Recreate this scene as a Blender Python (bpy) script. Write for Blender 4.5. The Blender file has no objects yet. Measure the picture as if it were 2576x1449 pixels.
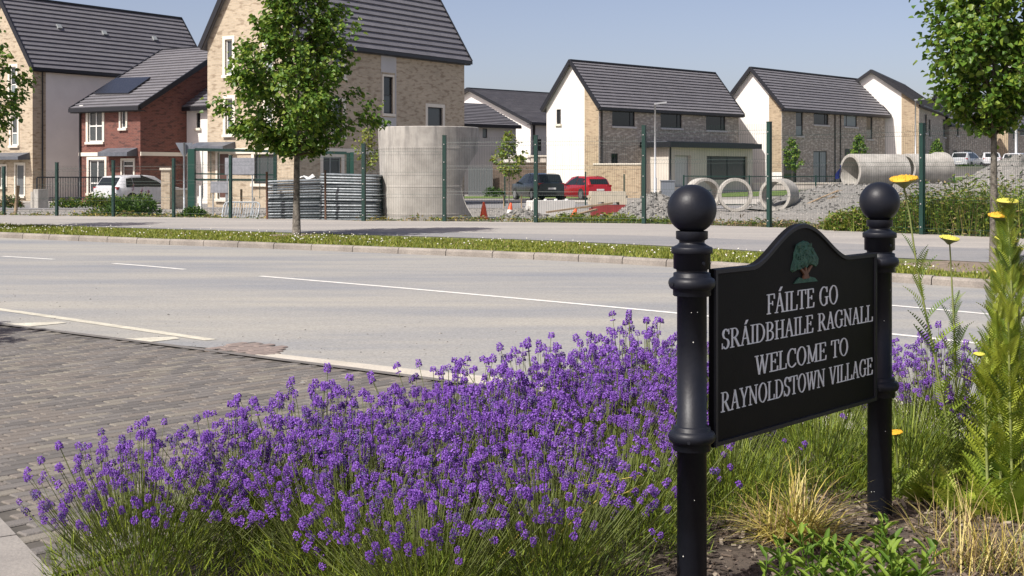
import bpy, bmesh, math, random
from mathutils import Vector, Matrix
R = math.radians
rnd = random.Random(7)
scn = bpy.context.scene
COL = scn.collection

# ------------------------------------------------------------------ camera, sky, sun, exposure
# picture coordinates below are in a 2576 x 1449 frame; focal length FL in those pixels, horizon at HY
FL, HX, HY, CZ = 3300.0, 1288.0, 432.0, 1.6
cam_d = bpy.data.cameras.new('camera'); cam = bpy.data.objects.new('camera', cam_d); COL.objects.link(cam)
cam.location = (0, 0, CZ); cam.rotation_euler = (R(90), 0, 0)
cam_d.sensor_width = 36; cam_d.lens = 36 * FL / 2576
cam_d.shift_y = -(724.5 - HY) / 2576
cam_d.clip_start = 0.05; cam_d.clip_end = 6000
scn.camera = cam

SUN_EL = 50.0
sun_h = Vector((0.73, 0.685)).normalized()
ce = math.cos(R(SUN_EL))
sun_dir = Vector((sun_h.x * ce, sun_h.y * ce, -math.sin(R(SUN_EL))))
w = bpy.data.worlds.new('World'); scn.world = w; w.use_nodes = True
nt = w.node_tree; nt.nodes.clear()
sky = nt.nodes.new('ShaderNodeTexSky'); sky.sky_type = 'NISHITA'; sky.sun_disc = False
sky.sun_elevation = R(SUN_EL); sky.sun_rotation = math.atan2(-sun_h.x, -sun_h.y)
sky.altitude = 0; sky.air_density = 0.6; sky.dust_density = 2.0; sky.ozone_density = 1.0
bgn = nt.nodes.new('ShaderNodeBackground'); bgn.inputs['Strength'].default_value = 0.118
tint = nt.nodes.new('ShaderNodeMix'); tint.data_type = 'RGBA'; tint.blend_type = 'MULTIPLY'; tint.inputs[0].default_value = 1.0; tint.inputs[7].default_value = (1.24, 1.045, 0.96, 1)   # camera white balance
out = nt.nodes.new('ShaderNodeOutputWorld')
nt.links.new(sky.outputs[0], tint.inputs[6]); nt.links.new(tint.outputs[2], bgn.inputs['Color']); nt.links.new(bgn.outputs[0], out.inputs[0])
sd = bpy.data.lights.new('sun', 'SUN'); sd.energy = 4.6; sd.angle = R(0.5); sd.color = (1.0, 0.965, 0.905)
so = bpy.data.objects.new('sun', sd); COL.objects.link(so)
so.rotation_euler = sun_dir.to_track_quat('-Z', 'Y').to_euler(); so.location = (-30, -30, 60)
vs = scn.view_settings; vs.view_transform = 'Standard'; vs.look = 'None'; vs.gamma = 1.0; vs.exposure = 0.38
vs.use_curve_mapping = False
scn.cycles.max_bounces = 6; scn.cycles.transparent_max_bounces = 8
scn.cycles.caustics_reflective = False; scn.cycles.caustics_refractive = False

# ------------------------------------------------------------------ helpers
def at(x, y, Y):
    return Vector(((x - HX) / FL * Y, Y, CZ - (y - HY) / FL * Y))
def gnd(x, y, z=0.0):
    Y = (CZ - z) * FL / (y - HY)
    return Vector(((x - HX) / FL * Y, Y, z))
def sstep(a, b, x):
    t = max(0.0, min(1.0, (x - a) / (b - a))); return t * t * (3 - 2 * t)
def terr(X, Y):
    z = -0.09 + 0.13 * sstep(35, 39, Y + 0.55 * X) - 0.14 * sstep(48, 66, Y)
    z += 2.6 * sstep(62, 150, Y) * sstep(4, 42, X)
    return z

class MB:
    def __init__(s): s.v = []; s.f = []; s.m = []; s.uv = []; s.sm = []
    def face(s, pts, m=0, uv=None, smooth=False):
        i = len(s.v); s.v.extend([tuple(p) for p in pts]); s.f.append(tuple(range(i, i + len(pts))))
        s.m.append(m); s.uv.append(uv); s.sm.append(smooth)
    def grid(s, rows, m=0, closed=False, smooth=True, uvf=None):
        i = len(s.v); n = len(rows[0])
        for r in rows: s.v.extend([tuple(p) for p in r])
        for a in range(len(rows) - 1):
            for b in range(n if closed else n - 1):
                c = (b + 1) % n
                s.f.append((i + a * n + b, i + a * n + c, i + (a + 1) * n + c, i + (a + 1) * n + b)); s.m.append(m); s.uv.append(None); s.sm.append(smooth)
    def ngon_idx(s, idx, m=0, smooth=False):
        s.f.append(tuple(idx)); s.m.append(m); s.uv.append(None); s.sm.append(smooth)
    def box(s, c, sz, ax=None, m=0, uvs=False):
        c = Vector(c); ax = ax or (Vector((1, 0, 0)), Vector((0, 1, 0)), Vector((0, 0, 1)))
        a, b, d = [Vector(ax[k]) * (sz[k] / 2) for k in range(3)]
        P = [c - a - b - d, c + a - b - d, c + a + b - d, c - a + b - d, c - a - b + d, c + a - b + d, c + a + b + d, c - a + b + d]
        for q, (w_, h_) in (((0, 1, 5, 4), (0, 2)), ((1, 2, 6, 5), (1, 2)), ((2, 3, 7, 6), (0, 2)), ((3, 0, 4, 7), (1, 2)), ((4, 5, 6, 7), (0, 1)), ((3, 2, 1, 0), (0, 1))):
            uv = None
            if uvs:
                W, H = sz[w_], sz[h_]; uv = [(0, 0), (W, 0), (W, H), (0, H)]
            s.face([P[k] for k in q], m, uv)
    def bbox(s, x0, y0, z0, x1, y1, z1, m=0):
        s.box(((x0 + x1) / 2, (y0 + y1) / 2, (z0 + z1) / 2), (x1 - x0, y1 - y0, z1 - z0), None, m)
    def tube(s, pts, r, n=6, m=0, cap=True, smooth=True):
        pts = [Vector(p) for p in pts]; rr = r if isinstance(r, (list, tuple)) else [r] * len(pts)
        rows = []
        for k, p in enumerate(pts):
            t = (pts[min(k + 1, len(pts) - 1)] - pts[max(k - 1, 0)])
            t = t.normalized() if t.length > 1e-9 else Vector((0, 0, 1))
            up = Vector((0, 0, 1)) if abs(t.z) < 0.95 else Vector((1, 0, 0))
            a = t.cross(up).normalized(); b = a.cross(t).normalized()
            rows.append([p + (a * math.cos(2 * math.pi * j / n) + b * math.sin(2 * math.pi * j / n)) * rr[k] for j in range(n)])
        i = len(s.v); s.grid(rows, m, True, smooth)
        if cap:
            s.ngon_idx(range(i, i + n), m); L = len(rows); s.ngon_idx(range(i + (L - 1) * n + n - 1, i + (L - 1) * n - 1, -1), m)
    def lathe(s, prof, c=(0, 0, 0), n=24, m=0, smooth=True, cap=False):
        c = Vector(c); rows = [[c + Vector((r * math.cos(2 * math.pi * j / n), r * math.sin(2 * math.pi * j / n), z)) for j in range(n)] for r, z in prof]
        i = len(s.v); s.grid(rows, m, True, smooth)
        if cap:
            s.ngon_idx(range(i + n - 1, i - 1, -1), m); L = len(rows); s.ngon_idx(range(i + (L - 1) * n, i + L * n), m)
    def prism(s, poly, f, d, m=0, mside=None):
        """poly: 2d pts (counter-clockwise seen from +), f(u,v,w)->3d; d thickness from w=0 (front) to w=-d"""
        s.face([f(u, v, 0) for u, v in poly], m)
        s.face([f(u, v, -d) for u, v in reversed(poly)], m)
        n = len(poly)
        for k in range(n):
            a, b = poly[k], poly[(k + 1) % n]
            s.face([f(a[0], a[1], -d), f(b[0], b[1], -d), f(b[0], b[1], 0), f(a[0], a[1], 0)], m if mside is None else mside)
    def mesh(s, name, mats):
        me = bpy.data.meshes.new(name); me.from_pydata(s.v, [], s.f)
        for m in (mats if isinstance(mats, (list, tuple)) else [mats]): me.materials.append(MAT[m] if isinstance(m, str) else m)
        me.polygons.foreach_set('material_index', s.m); me.polygons.foreach_set('use_smooth', s.sm)
        if any(u is not None for u in s.uv):
            ul = me.uv_layers.new(name='UVMap'); k = 0; dat = []
            for f, u in zip(s.f, s.uv):
                for j in range(len(f)): dat.extend(u[j] if u is not None else (0.0, 0.0))
            ul.data.foreach_set('uv', dat)
        me.update(); return me
    def build(s, name, mats, parent=None, kind=None):
        return link(name, s.mesh(name, mats), parent, kind)

def link(name, me, parent=None, kind=None, local=False):
    o = bpy.data.objects.new(name, me); COL.objects.link(o)
    if parent is not None:
        o.parent = parent
        if not local and parent.type == 'EMPTY': o.matrix_parent_inverse = Matrix.Translation(-Vector(parent.location))
    if kind: o['kind'] = kind
    return o
def thing(name, label, cat, loc=(0, 0, 0), group=None):
    o = bpy.data.objects.new(name, None); COL.objects.link(o); o.location = loc; o.empty_display_size = 0.1
    return tag(o, label, cat, group)
def tag(o, label, cat, group=None):
    o['label'] = label; o['category'] = cat
    if group: o['group'] = group
    return o
def copy_tree(o, parent=None):
    c = o.copy(); COL.objects.link(c)
    if parent is not None: c.parent = parent
    for ch in list(o.children): copy_tree(ch, c)
    return c

# ------------------------------------------------------------------ materials
MAT = {}
def nodes(name):
    m = bpy.data.materials.new(name); m.use_nodes = True; MAT[name] = m
    t = m.node_tree; b = t.nodes['Principled BSDF']; return m, t, b
def ramp(t, stops):
    r = t.nodes.new('ShaderNodeValToRGB'); e = r.color_ramp.elements
    while len(e) < len(stops): e.new(0.5)
    for k, (p, c) in enumerate(stops): e[k].position = p; e[k].color = (*c, 1)
    return r
def plain(name, col, rough=0.7, var=0.0, scale=5.0, bump=0.0, bscale=None, metal=0.0, spec=0.5, trans=0.0, col2=None, detail=6.0, coat=0.0, fine=0.0, fscale=60):
    m, t, b = nodes(name); L = t.links
    b.inputs['Roughness'].default_value = rough; b.inputs['Metallic'].default_value = metal
    b.inputs['Specular IOR Level'].default_value = spec
    if coat: b.inputs['Coat Weight'].default_value = coat
    b.inputs['Base Color'].default_value = (*col, 1)
    tc = t.nodes.new('ShaderNodeTexCoord')
    if var > 0 or col2:
        n = t.nodes.new('ShaderNodeTexNoise'); n.inputs['Scale'].default_value = scale; n.inputs['Detail'].default_value = detail; n.inputs['Roughness'].default_value = 0.62
        L.new(tc.outputs['Object'], n.inputs['Vector'])
        c2 = col2 or tuple(min(1, c * (1 + var)) for c in col); c1 = tuple(c * (1 - var) for c in col) if not col2 else col
        r = ramp(t, [(0.33, c1), (0.67, c2)]); L.new(n.outputs['Fac'], r.inputs[0]); src = r.outputs[0]
        if fine > 0:
            n2 = t.nodes.new('ShaderNodeTexNoise'); n2.inputs['Scale'].default_value = fscale; n2.inputs['Detail'].default_value = 3.0
            L.new(tc.outputs['Object'], n2.inputs['Vector'])
            mr = t.nodes.new('ShaderNodeMapRange'); mr.inputs[1].default_value = 0.3; mr.inputs[2].default_value = 0.7; mr.inputs[3].default_value = 1 - fine; mr.inputs[4].default_value = 1 + fine
            L.new(n2.outputs['Fac'], mr.inputs[0])
            mx = t.nodes.new('ShaderNodeMix'); mx.data_type = 'RGBA'; mx.blend_type = 'MULTIPLY'; mx.inputs[0].default_value = 1
            L.new(src, mx.inputs[6]); L.new(mr.outputs[0], mx.inputs[7]); src = mx.outputs[2]
        L.new(src, b.inputs['Base Color'])
    if bump > 0:
        n = t.nodes.new('ShaderNodeTexNoise'); n.inputs['Scale'].default_value = bscale or scale * 4; n.inputs['Detail'].default_value = 5
        L.new(tc.outputs['Object'], n.inputs['Vector'])
        bp = t.nodes.new('ShaderNodeBump'); bp.inputs['Strength'].default_value = bump; bp.inputs['Distance'].default_value = 0.02
        L.new(n.outputs['Fac'], bp.inputs['Height']); L.new(bp.outputs[0], b.inputs['Normal'])
    if trans > 0:
        tr = t.nodes.new('ShaderNodeBsdfTranslucent'); mxs = t.nodes.new('ShaderNodeMixShader'); mxs.inputs[0].default_value = trans
        if b.inputs['Base Color'].is_linked: L.new(b.inputs['Base Color'].links[0].from_socket, tr.inputs[0])
        else: tr.inputs[0].default_value = (*col, 1)
        L.new(b.outputs[0], mxs.inputs[1]); L.new(tr.outputs[0], mxs.inputs[2]); L.new(mxs.outputs[0], t.nodes['Material Output'].inputs[0])
    return m
def brick(name, ca, cb, cc, mort, bw=0.225, bh=0.075, contrast=1.0):
    m, t, b = nodes(name); L = t.links
    uv = t.nodes.new('ShaderNodeUVMap'); uv.uv_map = 'UVMap'
    bt = t.nodes.new('ShaderNodeTexBrick'); bt.inputs['Scale'].default_value = 1.0
    bt.inputs['Brick Width'].default_value = bw; bt.inputs['Row Height'].default_value = bh; bt.inputs['Mortar Size'].default_value = 0.006
    bt.inputs['Mortar Smooth'].default_value = 0.2; bt.inputs['Bias'].default_value = -0.1
    bt.inputs['Color1'].default_value = (*ca, 1); bt.inputs['Color2'].default_value = (*cb, 1); bt.inputs['Mortar'].default_value = (*mort, 1)
    L.new(uv.outputs[0], bt.inputs['Vector'])
    # odd darker bricks in brick-long streaks
    mp = t.nodes.new('ShaderNodeMapping'); mp.inputs['Scale'].default_value = (1 / bw * 0.9, 1 / bh * 0.9, 1); L.new(uv.outputs[0], mp.inputs[0])
    n = t.nodes.new('ShaderNodeTexNoise'); n.inputs['Scale'].default_value = 0.55; n.inputs['Detail'].default_value = 2; L.new(mp.outputs[0], n.inputs['Vector'])
    r = ramp(t, [(0.52, (0, 0, 0)), (0.66, (1, 1, 1))]); L.new(n.outputs['Fac'], r.inputs[0])
    mu = t.nodes.new('ShaderNodeMath'); mu.operation = 'MULTIPLY'; mu.inputs[1].default_value = 0.85 * contrast; L.new(r.outputs[0], mu.inputs[0])
    mx = t.nodes.new('ShaderNodeMix'); mx.data_type = 'RGBA'; L.new(mu.outputs[0], mx.inputs[0]); L.new(bt.outputs['Color'], mx.inputs[6]); mx.inputs[7].default_value = (*cc, 1)
    n2 = t.nodes.new('ShaderNodeTexNoise'); n2.inputs['Scale'].default_value = 0.5; n2.inputs['Detail'].default_value = 4; L.new(uv.outputs[0], n2.inputs['Vector'])
    mr = t.nodes.new('ShaderNodeMapRange'); mr.inputs[3].default_value = 0.82; mr.inputs[4].default_value = 1.15; L.new(n2.outputs['Fac'], mr.inputs[0])
    mx2 = t.nodes.new('ShaderNodeMix'); mx2.data_type = 'RGBA'; mx2.blend_type = 'MULTIPLY'; mx2.inputs[0].default_value = 1
    L.new(mx.outputs[2], mx2.inputs[6]); L.new(mr.outputs[0], mx2.inputs[7]); L.new(mx2.outputs[2], b.inputs['Base Color'])
    bp = t.nodes.new('ShaderNodeBump'); bp.inputs['Strength'].default_value = 0.5; bp.inputs['Distance'].default_value = 0.01; bp.invert = True
    L.new(bt.outputs['Fac'], bp.inputs['Height']); L.new(bp.outputs[0], b.inputs['Normal']); b.inputs['Roughness'].default_value = 0.9
    return m

def asphalt(name, base, dust, seed=0.0):
    m, t, b = nodes(name); L = t.links
    tc = t.nodes.new('ShaderNodeTexCoord')
    mp = t.nodes.new('ShaderNodeMapping'); mp.inputs['Rotation'].default_value = (0, 0, R(40)); mp.inputs['Location'].default_value = (seed, seed, 0); mp.inputs['Scale'].default_value = (0.12, 0.6, 1)
    L.new(tc.outputs['Object'], mp.inputs[0])
    n = t.nodes.new('ShaderNodeTexNoise'); n.inputs['Scale'].default_value = 1.0; n.inputs['Detail'].default_value = 7; n.inputs['Roughness'].default_value = 0.65; L.new(mp.outputs[0], n.inputs['Vector'])
    r = ramp(t, [(0.36, base), (0.64, dust)]); L.new(n.outputs['Fac'], r.inputs[0])
    v = t.nodes.new('ShaderNodeTexVoronoi'); v.inputs['Scale'].default_value = 55; L.new(tc.outputs['Object'], v.inputs['Vector'])
    n2 = t.nodes.new('ShaderNodeTexNoise'); n2.inputs['Scale'].default_value = 28; n2.inputs['Detail'].default_value = 6; n2.inputs['Roughness'].default_value = 0.8; L.new(tc.outputs['Object'], n2.inputs['Vector'])
    ad = t.nodes.new('ShaderNodeMath'); ad.operation = 'MULTIPLY_ADD'; ad.inputs[1].default_value = 0.5; L.new(v.outputs['Color'], ad.inputs[0]); L.new(n2.outputs['Fac'], ad.inputs[2])
    mr = t.nodes.new('ShaderNodeMapRange'); mr.inputs[1].default_value = 0.35; mr.inputs[2].default_value = 1.15; mr.inputs[3].default_value = 0.72; mr.inputs[4].default_value = 1.28; L.new(ad.outputs[0], mr.inputs[0])
    mx = t.nodes.new('ShaderNodeMix'); mx.data_type = 'RGBA'; mx.blend_type = 'MULTIPLY'; mx.inputs[0].default_value = 1
    L.new(r.outputs[0], mx.inputs[6]); L.new(mr.outputs[0], mx.inputs[7]); L.new(mx.outputs[2], b.inputs['Base Color'])
    b.inputs['Roughness'].default_value = 0.85
    bp = t.nodes.new('ShaderNodeBump'); bp.inputs['Strength'].default_value = 0.35; bp.inputs['Distance'].default_value = 0.006
    L.new(ad.outputs[0], bp.inputs['Height']); L.new(bp.outputs[0], b.inputs['Normal'])
    return m

asphalt('road_mat', (0.210, 0.218, 0.232), (0.328, 0.312, 0.275))
asphalt('path_mat', (0.27, 0.255, 0.24), (0.36, 0.335, 0.30), 5.0)
asphalt('track_mat', (0.20, 0.20, 0.205), (0.26, 0.25, 0.24), 9.0)
plain('ground_mat', (0.20, 0.185, 0.16), 0.95, col2=(0.30, 0.285, 0.26), scale=0.35, bump=0.6, bscale=12, detail=10, fine=0.25, fscale=18)
plain('concrete', (0.30, 0.285, 0.255), 0.9, col2=(0.46, 0.44, 0.40), scale=2.2, bump=0.25, bscale=30, fine=0.12, fscale=25)
plain('kerb_mat', (0.185, 0.165, 0.145), 0.9, col2=(0.30, 0.27, 0.235), scale=1.6, bump=0.3, bscale=40, fine=0.15, fscale=40)
plain('pale_kerb', (0.42, 0.385, 0.32), 0.9, col2=(0.54, 0.50, 0.43), scale=1.5, bump=0.2, bscale=40, fine=0.1)
plain('white_paint', (0.62, 0.60, 0.55), 0.7, col2=(0.78, 0.77, 0.73), scale=9, fine=0.1, fscale=80)
plain('worn_paint', (0.42, 0.395, 0.32), 0.8, col2=(0.62, 0.585, 0.48), scale=6, fine=0.15, fscale=60)
plain('soil', (0.045, 0.033, 0.025), 0.95, col2=(0.11, 0.085, 0.065), scale=6, bump=0.8, bscale=40, detail=10)
plain('chip_dark', (0.07, 0.052, 0.04), 0.9); plain('chip_mid', (0.16, 0.12, 0.09), 0.9); plain('chip_pale', (0.30, 0.25, 0.19), 0.9)
plain('soil_pit', (0.15, 0.115, 0.085), 0.95, col2=(0.25, 0.20, 0.15), scale=7, bump=0.8, bscale=30)
plain('soil_verge', (0.085, 0.105, 0.025), 0.95, col2=(0.15, 0.165, 0.04), scale=2.5, bump=0.8, bscale=30)
plain('joint_sand', (0.085, 0.077, 0.066), 0.95, var=0.3, scale=4)
for nm, c in (('paver_grey', (0.148, 0.136, 0.124)), ('paver_brown', (0.158, 0.139, 0.120)), ('paver_dark', (0.116, 0.107, 0.098)), ('paver_buff', (0.19, 0.172, 0.143))):
    plain(nm, c, 0.88, var=0.16, scale=3.0, bump=0.25, bscale=90, fine=0.12, fscale=110)
plain('paver_red', (0.225, 0.180, 0.158), 0.9, var=0.25, scale=6, bump=0.2, bscale=60)
plain('slab', (0.21, 0.195, 0.18), 0.9, col2=(0.28, 0.26, 0.235), scale=3, bump=0.2, bscale=60, fine=0.1)
# ------------------------------------------------------------------ the ground
def structure(o, label=None):
    o['kind'] = 'structure'
    if label: o['label'] = label
    return o
def poly_sheet(name, pts, z, mat, parent=None):
    bm = bmesh.new(); vs_ = [bm.verts.new((p[0], p[1], z)) for p in pts]; f = bm.faces.new(vs_)
    if f.normal.z < 0: bmesh.ops.reverse_faces(bm, faces=[f])
    bm.normal_update()
    if f.normal.z < 0: f.normal_flip()
    bmesh.ops.triangulate(bm, faces=bm.faces[:])
    me = bpy.data.meshes.new(name); bm.to_mesh(me); bm.free(); me.materials.append(MAT[mat])
    o = bpy.data.objects.new(name, me); COL.objects.link(o)
    if parent: o.parent = parent
    else: o['kind'] = 'structure'
    return o
def strip_sheet(name, left, right, z, mat):
    mb = MB()
    for k in range(len(left) - 1):
        mb.face([(*left[k], z), (*right[k], z), (*right[k + 1], z), (*left[k + 1], z)])
    o = mb.build(name, mat); o['kind'] = 'structure'
    bm = bmesh.new(); bm.from_mesh(o.data); bmesh.ops.recalc_face_normals(bm, faces=bm.faces[:])
    if sum(f.normal.z for f in bm.faces) < 0: bmesh.ops.reverse_faces(bm, faces=bm.faces[:])
    bm.to_mesh(o.data); bm.free(); return o
def resample(pts, step):
    P = [Vector((p[0], p[1])) for p in pts]; out = [P[0]]; acc = 0
    # smooth with Catmull-Rom then walk
    fine = []
    for k in range(len(P) - 1):
        p0, p1, p2, p3 = P[max(k - 1, 0)], P[k], P[k + 1], P[min(k + 2, len(P) - 1)]
        for j in range(24):
            t = j / 24; fine.append(0.5 * ((2 * p1) + (p2 - p0) * t + (2 * p0 - 5 * p1 + 4 * p2 - p3) * t * t + (3 * p1 - p0 - 3 * p2 + p3) * t ** 3))
    fine.append(P[-1])
    for k in range(1, len(fine)):
        acc += (fine[k] - fine[k - 1]).length
        if acc >= step: out.append(fine[k]); acc = 0
    return out
def offset(pts, d):
    o = []
    for k, p in enumerate(pts):
        t = (pts[min(k + 1, len(pts) - 1)] - pts[max(k - 1, 0)]).normalized(); o.append(p + Vector((-t.y, t.x)) * d)
    return o

xs = [-900, -400, -200, -120] + [(-90 + 6 * k) for k in range(34)] + [150, 220, 400, 900]
ys = [-200, -60, -20, -5] + [5 * k for k in range(48)] + [300, 420, 700, 1500, 3000]
mb = MB(); mb.grid([[(x, y, terr(x, y)) for x in xs] for y in ys], smooth=True)
structure(mb.build('ground', 'ground_mat'))

KERB = [(-44, 53), (-30, 43.3), (-20, 36.7), (-12.41, 31.8), (-8.02, 29.0), (-3.92, 26.6), (0.39, 23.9), (2.59, 22.1), (5.2, 19.3), (6.9, 17.5), (9.6, 14.6), (14, 9.5), (22, 0)]
kerb = resample(KERB, 0.915)
NEAR = [(-46, 40), (-30, 30.6), (-14, 20.0), (-9, 16.5), (-5.3, 13.7), (-2.9, 11.98), (-2.2, 11.6), (-1.07, 10.78), (0.0, 10.1), (1.2, 9.5), (2.4, 9.25), (3.6, 9.0), (7, 7.4), (12, 2), (15, -6)]
near = resample(NEAR, 0.9)
poly_sheet('road', [tuple(p) for p in kerb] + [tuple(p) for p in reversed(near)], 0.0, 'road_mat')
# junction road running off to the left in front of the camera stays brick (below)

# far kerb: one strip of bedding with the kerb stones as its parts
kb = strip_sheet('kerb', [tuple(p) for p in offset(kerb, 0.015)], [tuple(p) for p in offset(kerb, 0.15)], 0.03, 'kerb_mat')
kin = offset(kerb, 0.14)
i_vis = [k for k in range(len(kerb) - 1) if -17 < kerb[k].x < 11]
for k in range(len(kerb) - 1):
    a, b = kerb[k], kerb[k + 1]; t = (b - a); Ls = t.length; t = t.normalized(); n = Vector((-t.y, t.x)); g = 0.008
    a2, b2 = a + t * g, b - t * g; jz = rnd.uniform(-0.006, 0.006); h = 0.125 + jz
    prof = [(0.0 + rnd.uniform(-.004, .004), -0.06), (0.012, 0.085), (0.03, h - 0.012), (0.05, h), (0.145, h), (0.145, -0.06)]
    m_ = MB(); rows = [[Vector((*(q + n * u), z)) for u, z in prof] for q in (a2, b2)]
    m_.grid(rows, 0, False, False); m_.face([rows[0][j] for j in range(6)]); m_.face([rows[1][j] for j in range(5, -1, -1)])
    m_.build('kerb_stone', 'kerb_mat', kb)

# verge, cycle track, footpath
V_BACK = [(-44, 61), (-30, 49), (-20, 41), (-14.2, 36.8), (-9.5, 34.2), (-4.7, 31.4), (0.1, 28.6), (3.2, 25.9), (4.9, 24.0), (7.5, 21.6), (10.4, 18.6), (14.6, 12.5), (24, 0)]
vback = resample(V_BACK, 0.9)
FENCE = [(10, 541, 420, 0), (143, 543, 410, 0), (285, 545, 405, 0), (437, 547, 400, 0), (580, 549, 392, 0), (745, 552, 380, 0), (915, 556, 363, 0), (1118, 557, 342, 1), (1348, 560, 342, 1), (1620, 563, 317, 1), (1935, 572, 308, 1), (2320, 590, 312, 1)]
FP = []
for x, yb, yt, k in FENCE:
    p = gnd(x, yb, 0.12); FP.append((p.x, p.y, at(x, yt, p.y).z))
FP = [(-19.6, 45.7, 1.75)] + FP + [(13.2, 26.4, 2.75)]
fl = [Vector((p[0], p[1])) for p in FP]
pb = [Vector((-46, 66)), Vector((-34, 55))] + offset(fl, 0.25)[0:] + [Vector((19, 18)), Vector((28, 3))]
def edge_sheet(name, a, b, z, mat): return poly_sheet(name, [tuple(p) for p in a] + [tuple(p) for p in reversed(b)], z, mat)
vfront = offset(kerb, 0.145)
edge_sheet('verge', vfront, vback, 0.118, 'soil_verge' if 'soil_verge' in MAT else 'ground_mat')
T_BACK = [(-12.0, 36.0), (-6.0, 33.4), (0.55, 31.0), (2.95, 30.3), (7.6, 26.3), (9.8, 24.6), (14, 20.5), (21, 11), (28, 2)]
tb = resample(T_BACK, 1.0)
edge_sheet('footpath', vback, pb, 0.122, 'path_mat')
trk = [p for p in vback if p.x > -11.5]
edge_sheet('cycle_track', trk, tb, 0.127, 'track_mat')

# road markings
def marking(p0, p1, wd, mat='white_paint', z=0.004):
    a, b = Vector(p0[:2]), Vector(p1[:2]); t = (b - a).normalized(); n = Vector((-t.y, t.x)) * wd / 2
    poly_sheet('road_marking', [tuple(a - n), tuple(b - n), tuple(b + n), tuple(a + n)], z, mat)
def mark_path(px, wd, mat='white_paint', z=0.004):
    pts = [Vector(gnd(x, y)[:2]) for x, y in px]; pts = resample(pts, 0.5)
    strip_sheet('road_marking', [tuple(p) for p in offset(pts, -wd / 2)], [tuple(p) for p in offset(pts, wd / 2)], z, mat)
mark_path([(5, 645), (76, 649), (148, 653.5)], 0.10)
mark_path([(285, 663), (375, 670), (465, 678)], 0.10)
mark_path([(655, 695), (1000, 724), (1400, 760), (1700, 788), (1980, 815), (2245, 841), (2500, 869), (2800, 903)], 0.105)
mark_path([(1960, 745), (2245, 769), (2500, 792), (2800, 822)], 0.10)
mark_path([(-260, 747), (0, 779), (300, 822), (600, 866)], 0.13, 'worn_paint')
for q in ([(15, 815), (150, 810), (168, 813), (70, 823)], [(300, 853), (440, 848), (452, 853), (380, 861)]):
    poly_sheet('road_marking', [tuple(gnd(x, y)[:2]) for x, y in q], 0.005, 'worn_paint')

# pale flush kerb and concrete path round the bed, on the near side of the road
pale = [p for p in near if -2.8 < p.x < 11]
pk_in = [(-2.62, 11.6), (-2.1, 11.2), (-1.1, 10.46), (-0.27, 9.8), (0.4, 9.27), (0.92, 8.6), (1.7, 8.3), (2.6, 7.9), (3.4, 7.1), (5.2, 5.4), (8, 1.5)]
edge_sheet('concrete_path', [Vector(p) for p in ([tuple(q) for q in pale])], [Vector(p) for p in pk_in], 0.006, 'pale_kerb')

# brick paving: bed of joint sand, the nearest pavers as parts, the rest one mass
BED = [(-2.35, 3.4), (-2.02, 4.75), (-1.62, 5.55), (-0.85, 6.45), (0.2, 7.4), (0.95, 8.15), (1.6, 8.15), (2.5, 7.75), (3.3, 6.9), (5.0, 5.1), (5.2, 2.5), (0, 2.2)]
PAVE = [(-1.80, 5.16), (-2.36, 6.0), (-3.4, 7.62), (-9.6, 16.9), (-5.3, 13.62), (-2.6, 11.56), (-2.1, 11.17), (-1.13, 10.43), (-0.3, 9.77), (0.36, 9.24), (0.85, 8.72), (0.93, 8.1), (0.18, 7.38), (-0.87, 6.45), (-1.64, 5.55), (-1.72, 5.3)]
paving = poly_sheet('brick_paving', PAVE, 0.0035, 'joint_sand')
def inside(p, poly):
    c = False; n = len(poly); j = n - 1
    for i in range(n):
        if ((poly[i][1] > p[1]) != (poly[j][1] > p[1])) and p[0] < (poly[j][0] - poly[i][0]) * (p[1] - poly[i][1]) / (poly[j][1] - poly[i][1]) + poly[i][0]: c = not c
        j = i
    return c
th = R(48); dx_, dn_ = Vector((math.cos(th), math.sin(th))), Vector((-math.sin(th), math.cos(th)))
PW, PH = 0.20, 0.096
def paver_geo(mb, c, ax, L, W, z, m=0):
    a, b = ax[0], ax[1]; ch = 0.007; z0 = z - 0.03; z1 = z - 0.006
    def ring(dl, zz): return [Vector((*(c + a * (sx * (L / 2 - dl)) + b * (sy * (W / 2 - dl))), zz)) for sx, sy in ((-1, -1), (1, -1), (1, 1), (-1, 1))]
    r0, r1, r2 = ring(0, z0), ring(0, z1), ring(ch, z)
    for p, q in ((r0, r1), (r1, r2)):
        for k in range(4): mb.face([p[k], p[(k + 1) % 4], q[(k + 1) % 4], q[k]], m)
    mb.face(r2, m)
cand = []
for r_ in range(-160, 200):
    for c_ in range(-20, 110):
        p = Vector((-4.0, 5.0)) + dn_ * (r_ * PH) + dx_ * ((c_ + (0.5 if r_ % 2 else 0) + 0.06 * math.sin(r_ * 1.7)) * PW)
        if p.y < 17 and inside(p, PAVE) and inside(p + dx_ * .075, PAVE) and inside(p - dx_ * .075, PAVE): cand.append(p)
def vis(p):
    x = HX + FL * p.x / p.y; y = HY + FL * CZ / p.y
    return -10 < x < 2586 and y < 1460 and not inside((x, y), LAV_SCREEN)
LAV_SCREEN = [(60, 1449), (100, 1240), (180, 1150), (350, 1090), (700, 985), (930, 960), (1300, 960), (1300, 1449)]
sees = [p for p in cand if vis(p)]; sees.sort(key=lambda p: p.y)
near_set = set(id(p) for p in sees[:300])
pm = []
for nm in ('paver_grey', 'paver_brown', 'paver_dark', 'paver_buff'):
    for s_ in range(2):
        m_ = MB(); paver_geo(m_, Vector((0, 0)), (Vector((1, 0)), Vector((0, 1))), PW - 0.008 - 0.002 * s_, PH - 0.010 - 0.002 * s_, 0.0); pm.append(m_.mesh('paver', nm))
rest = MB()
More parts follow.
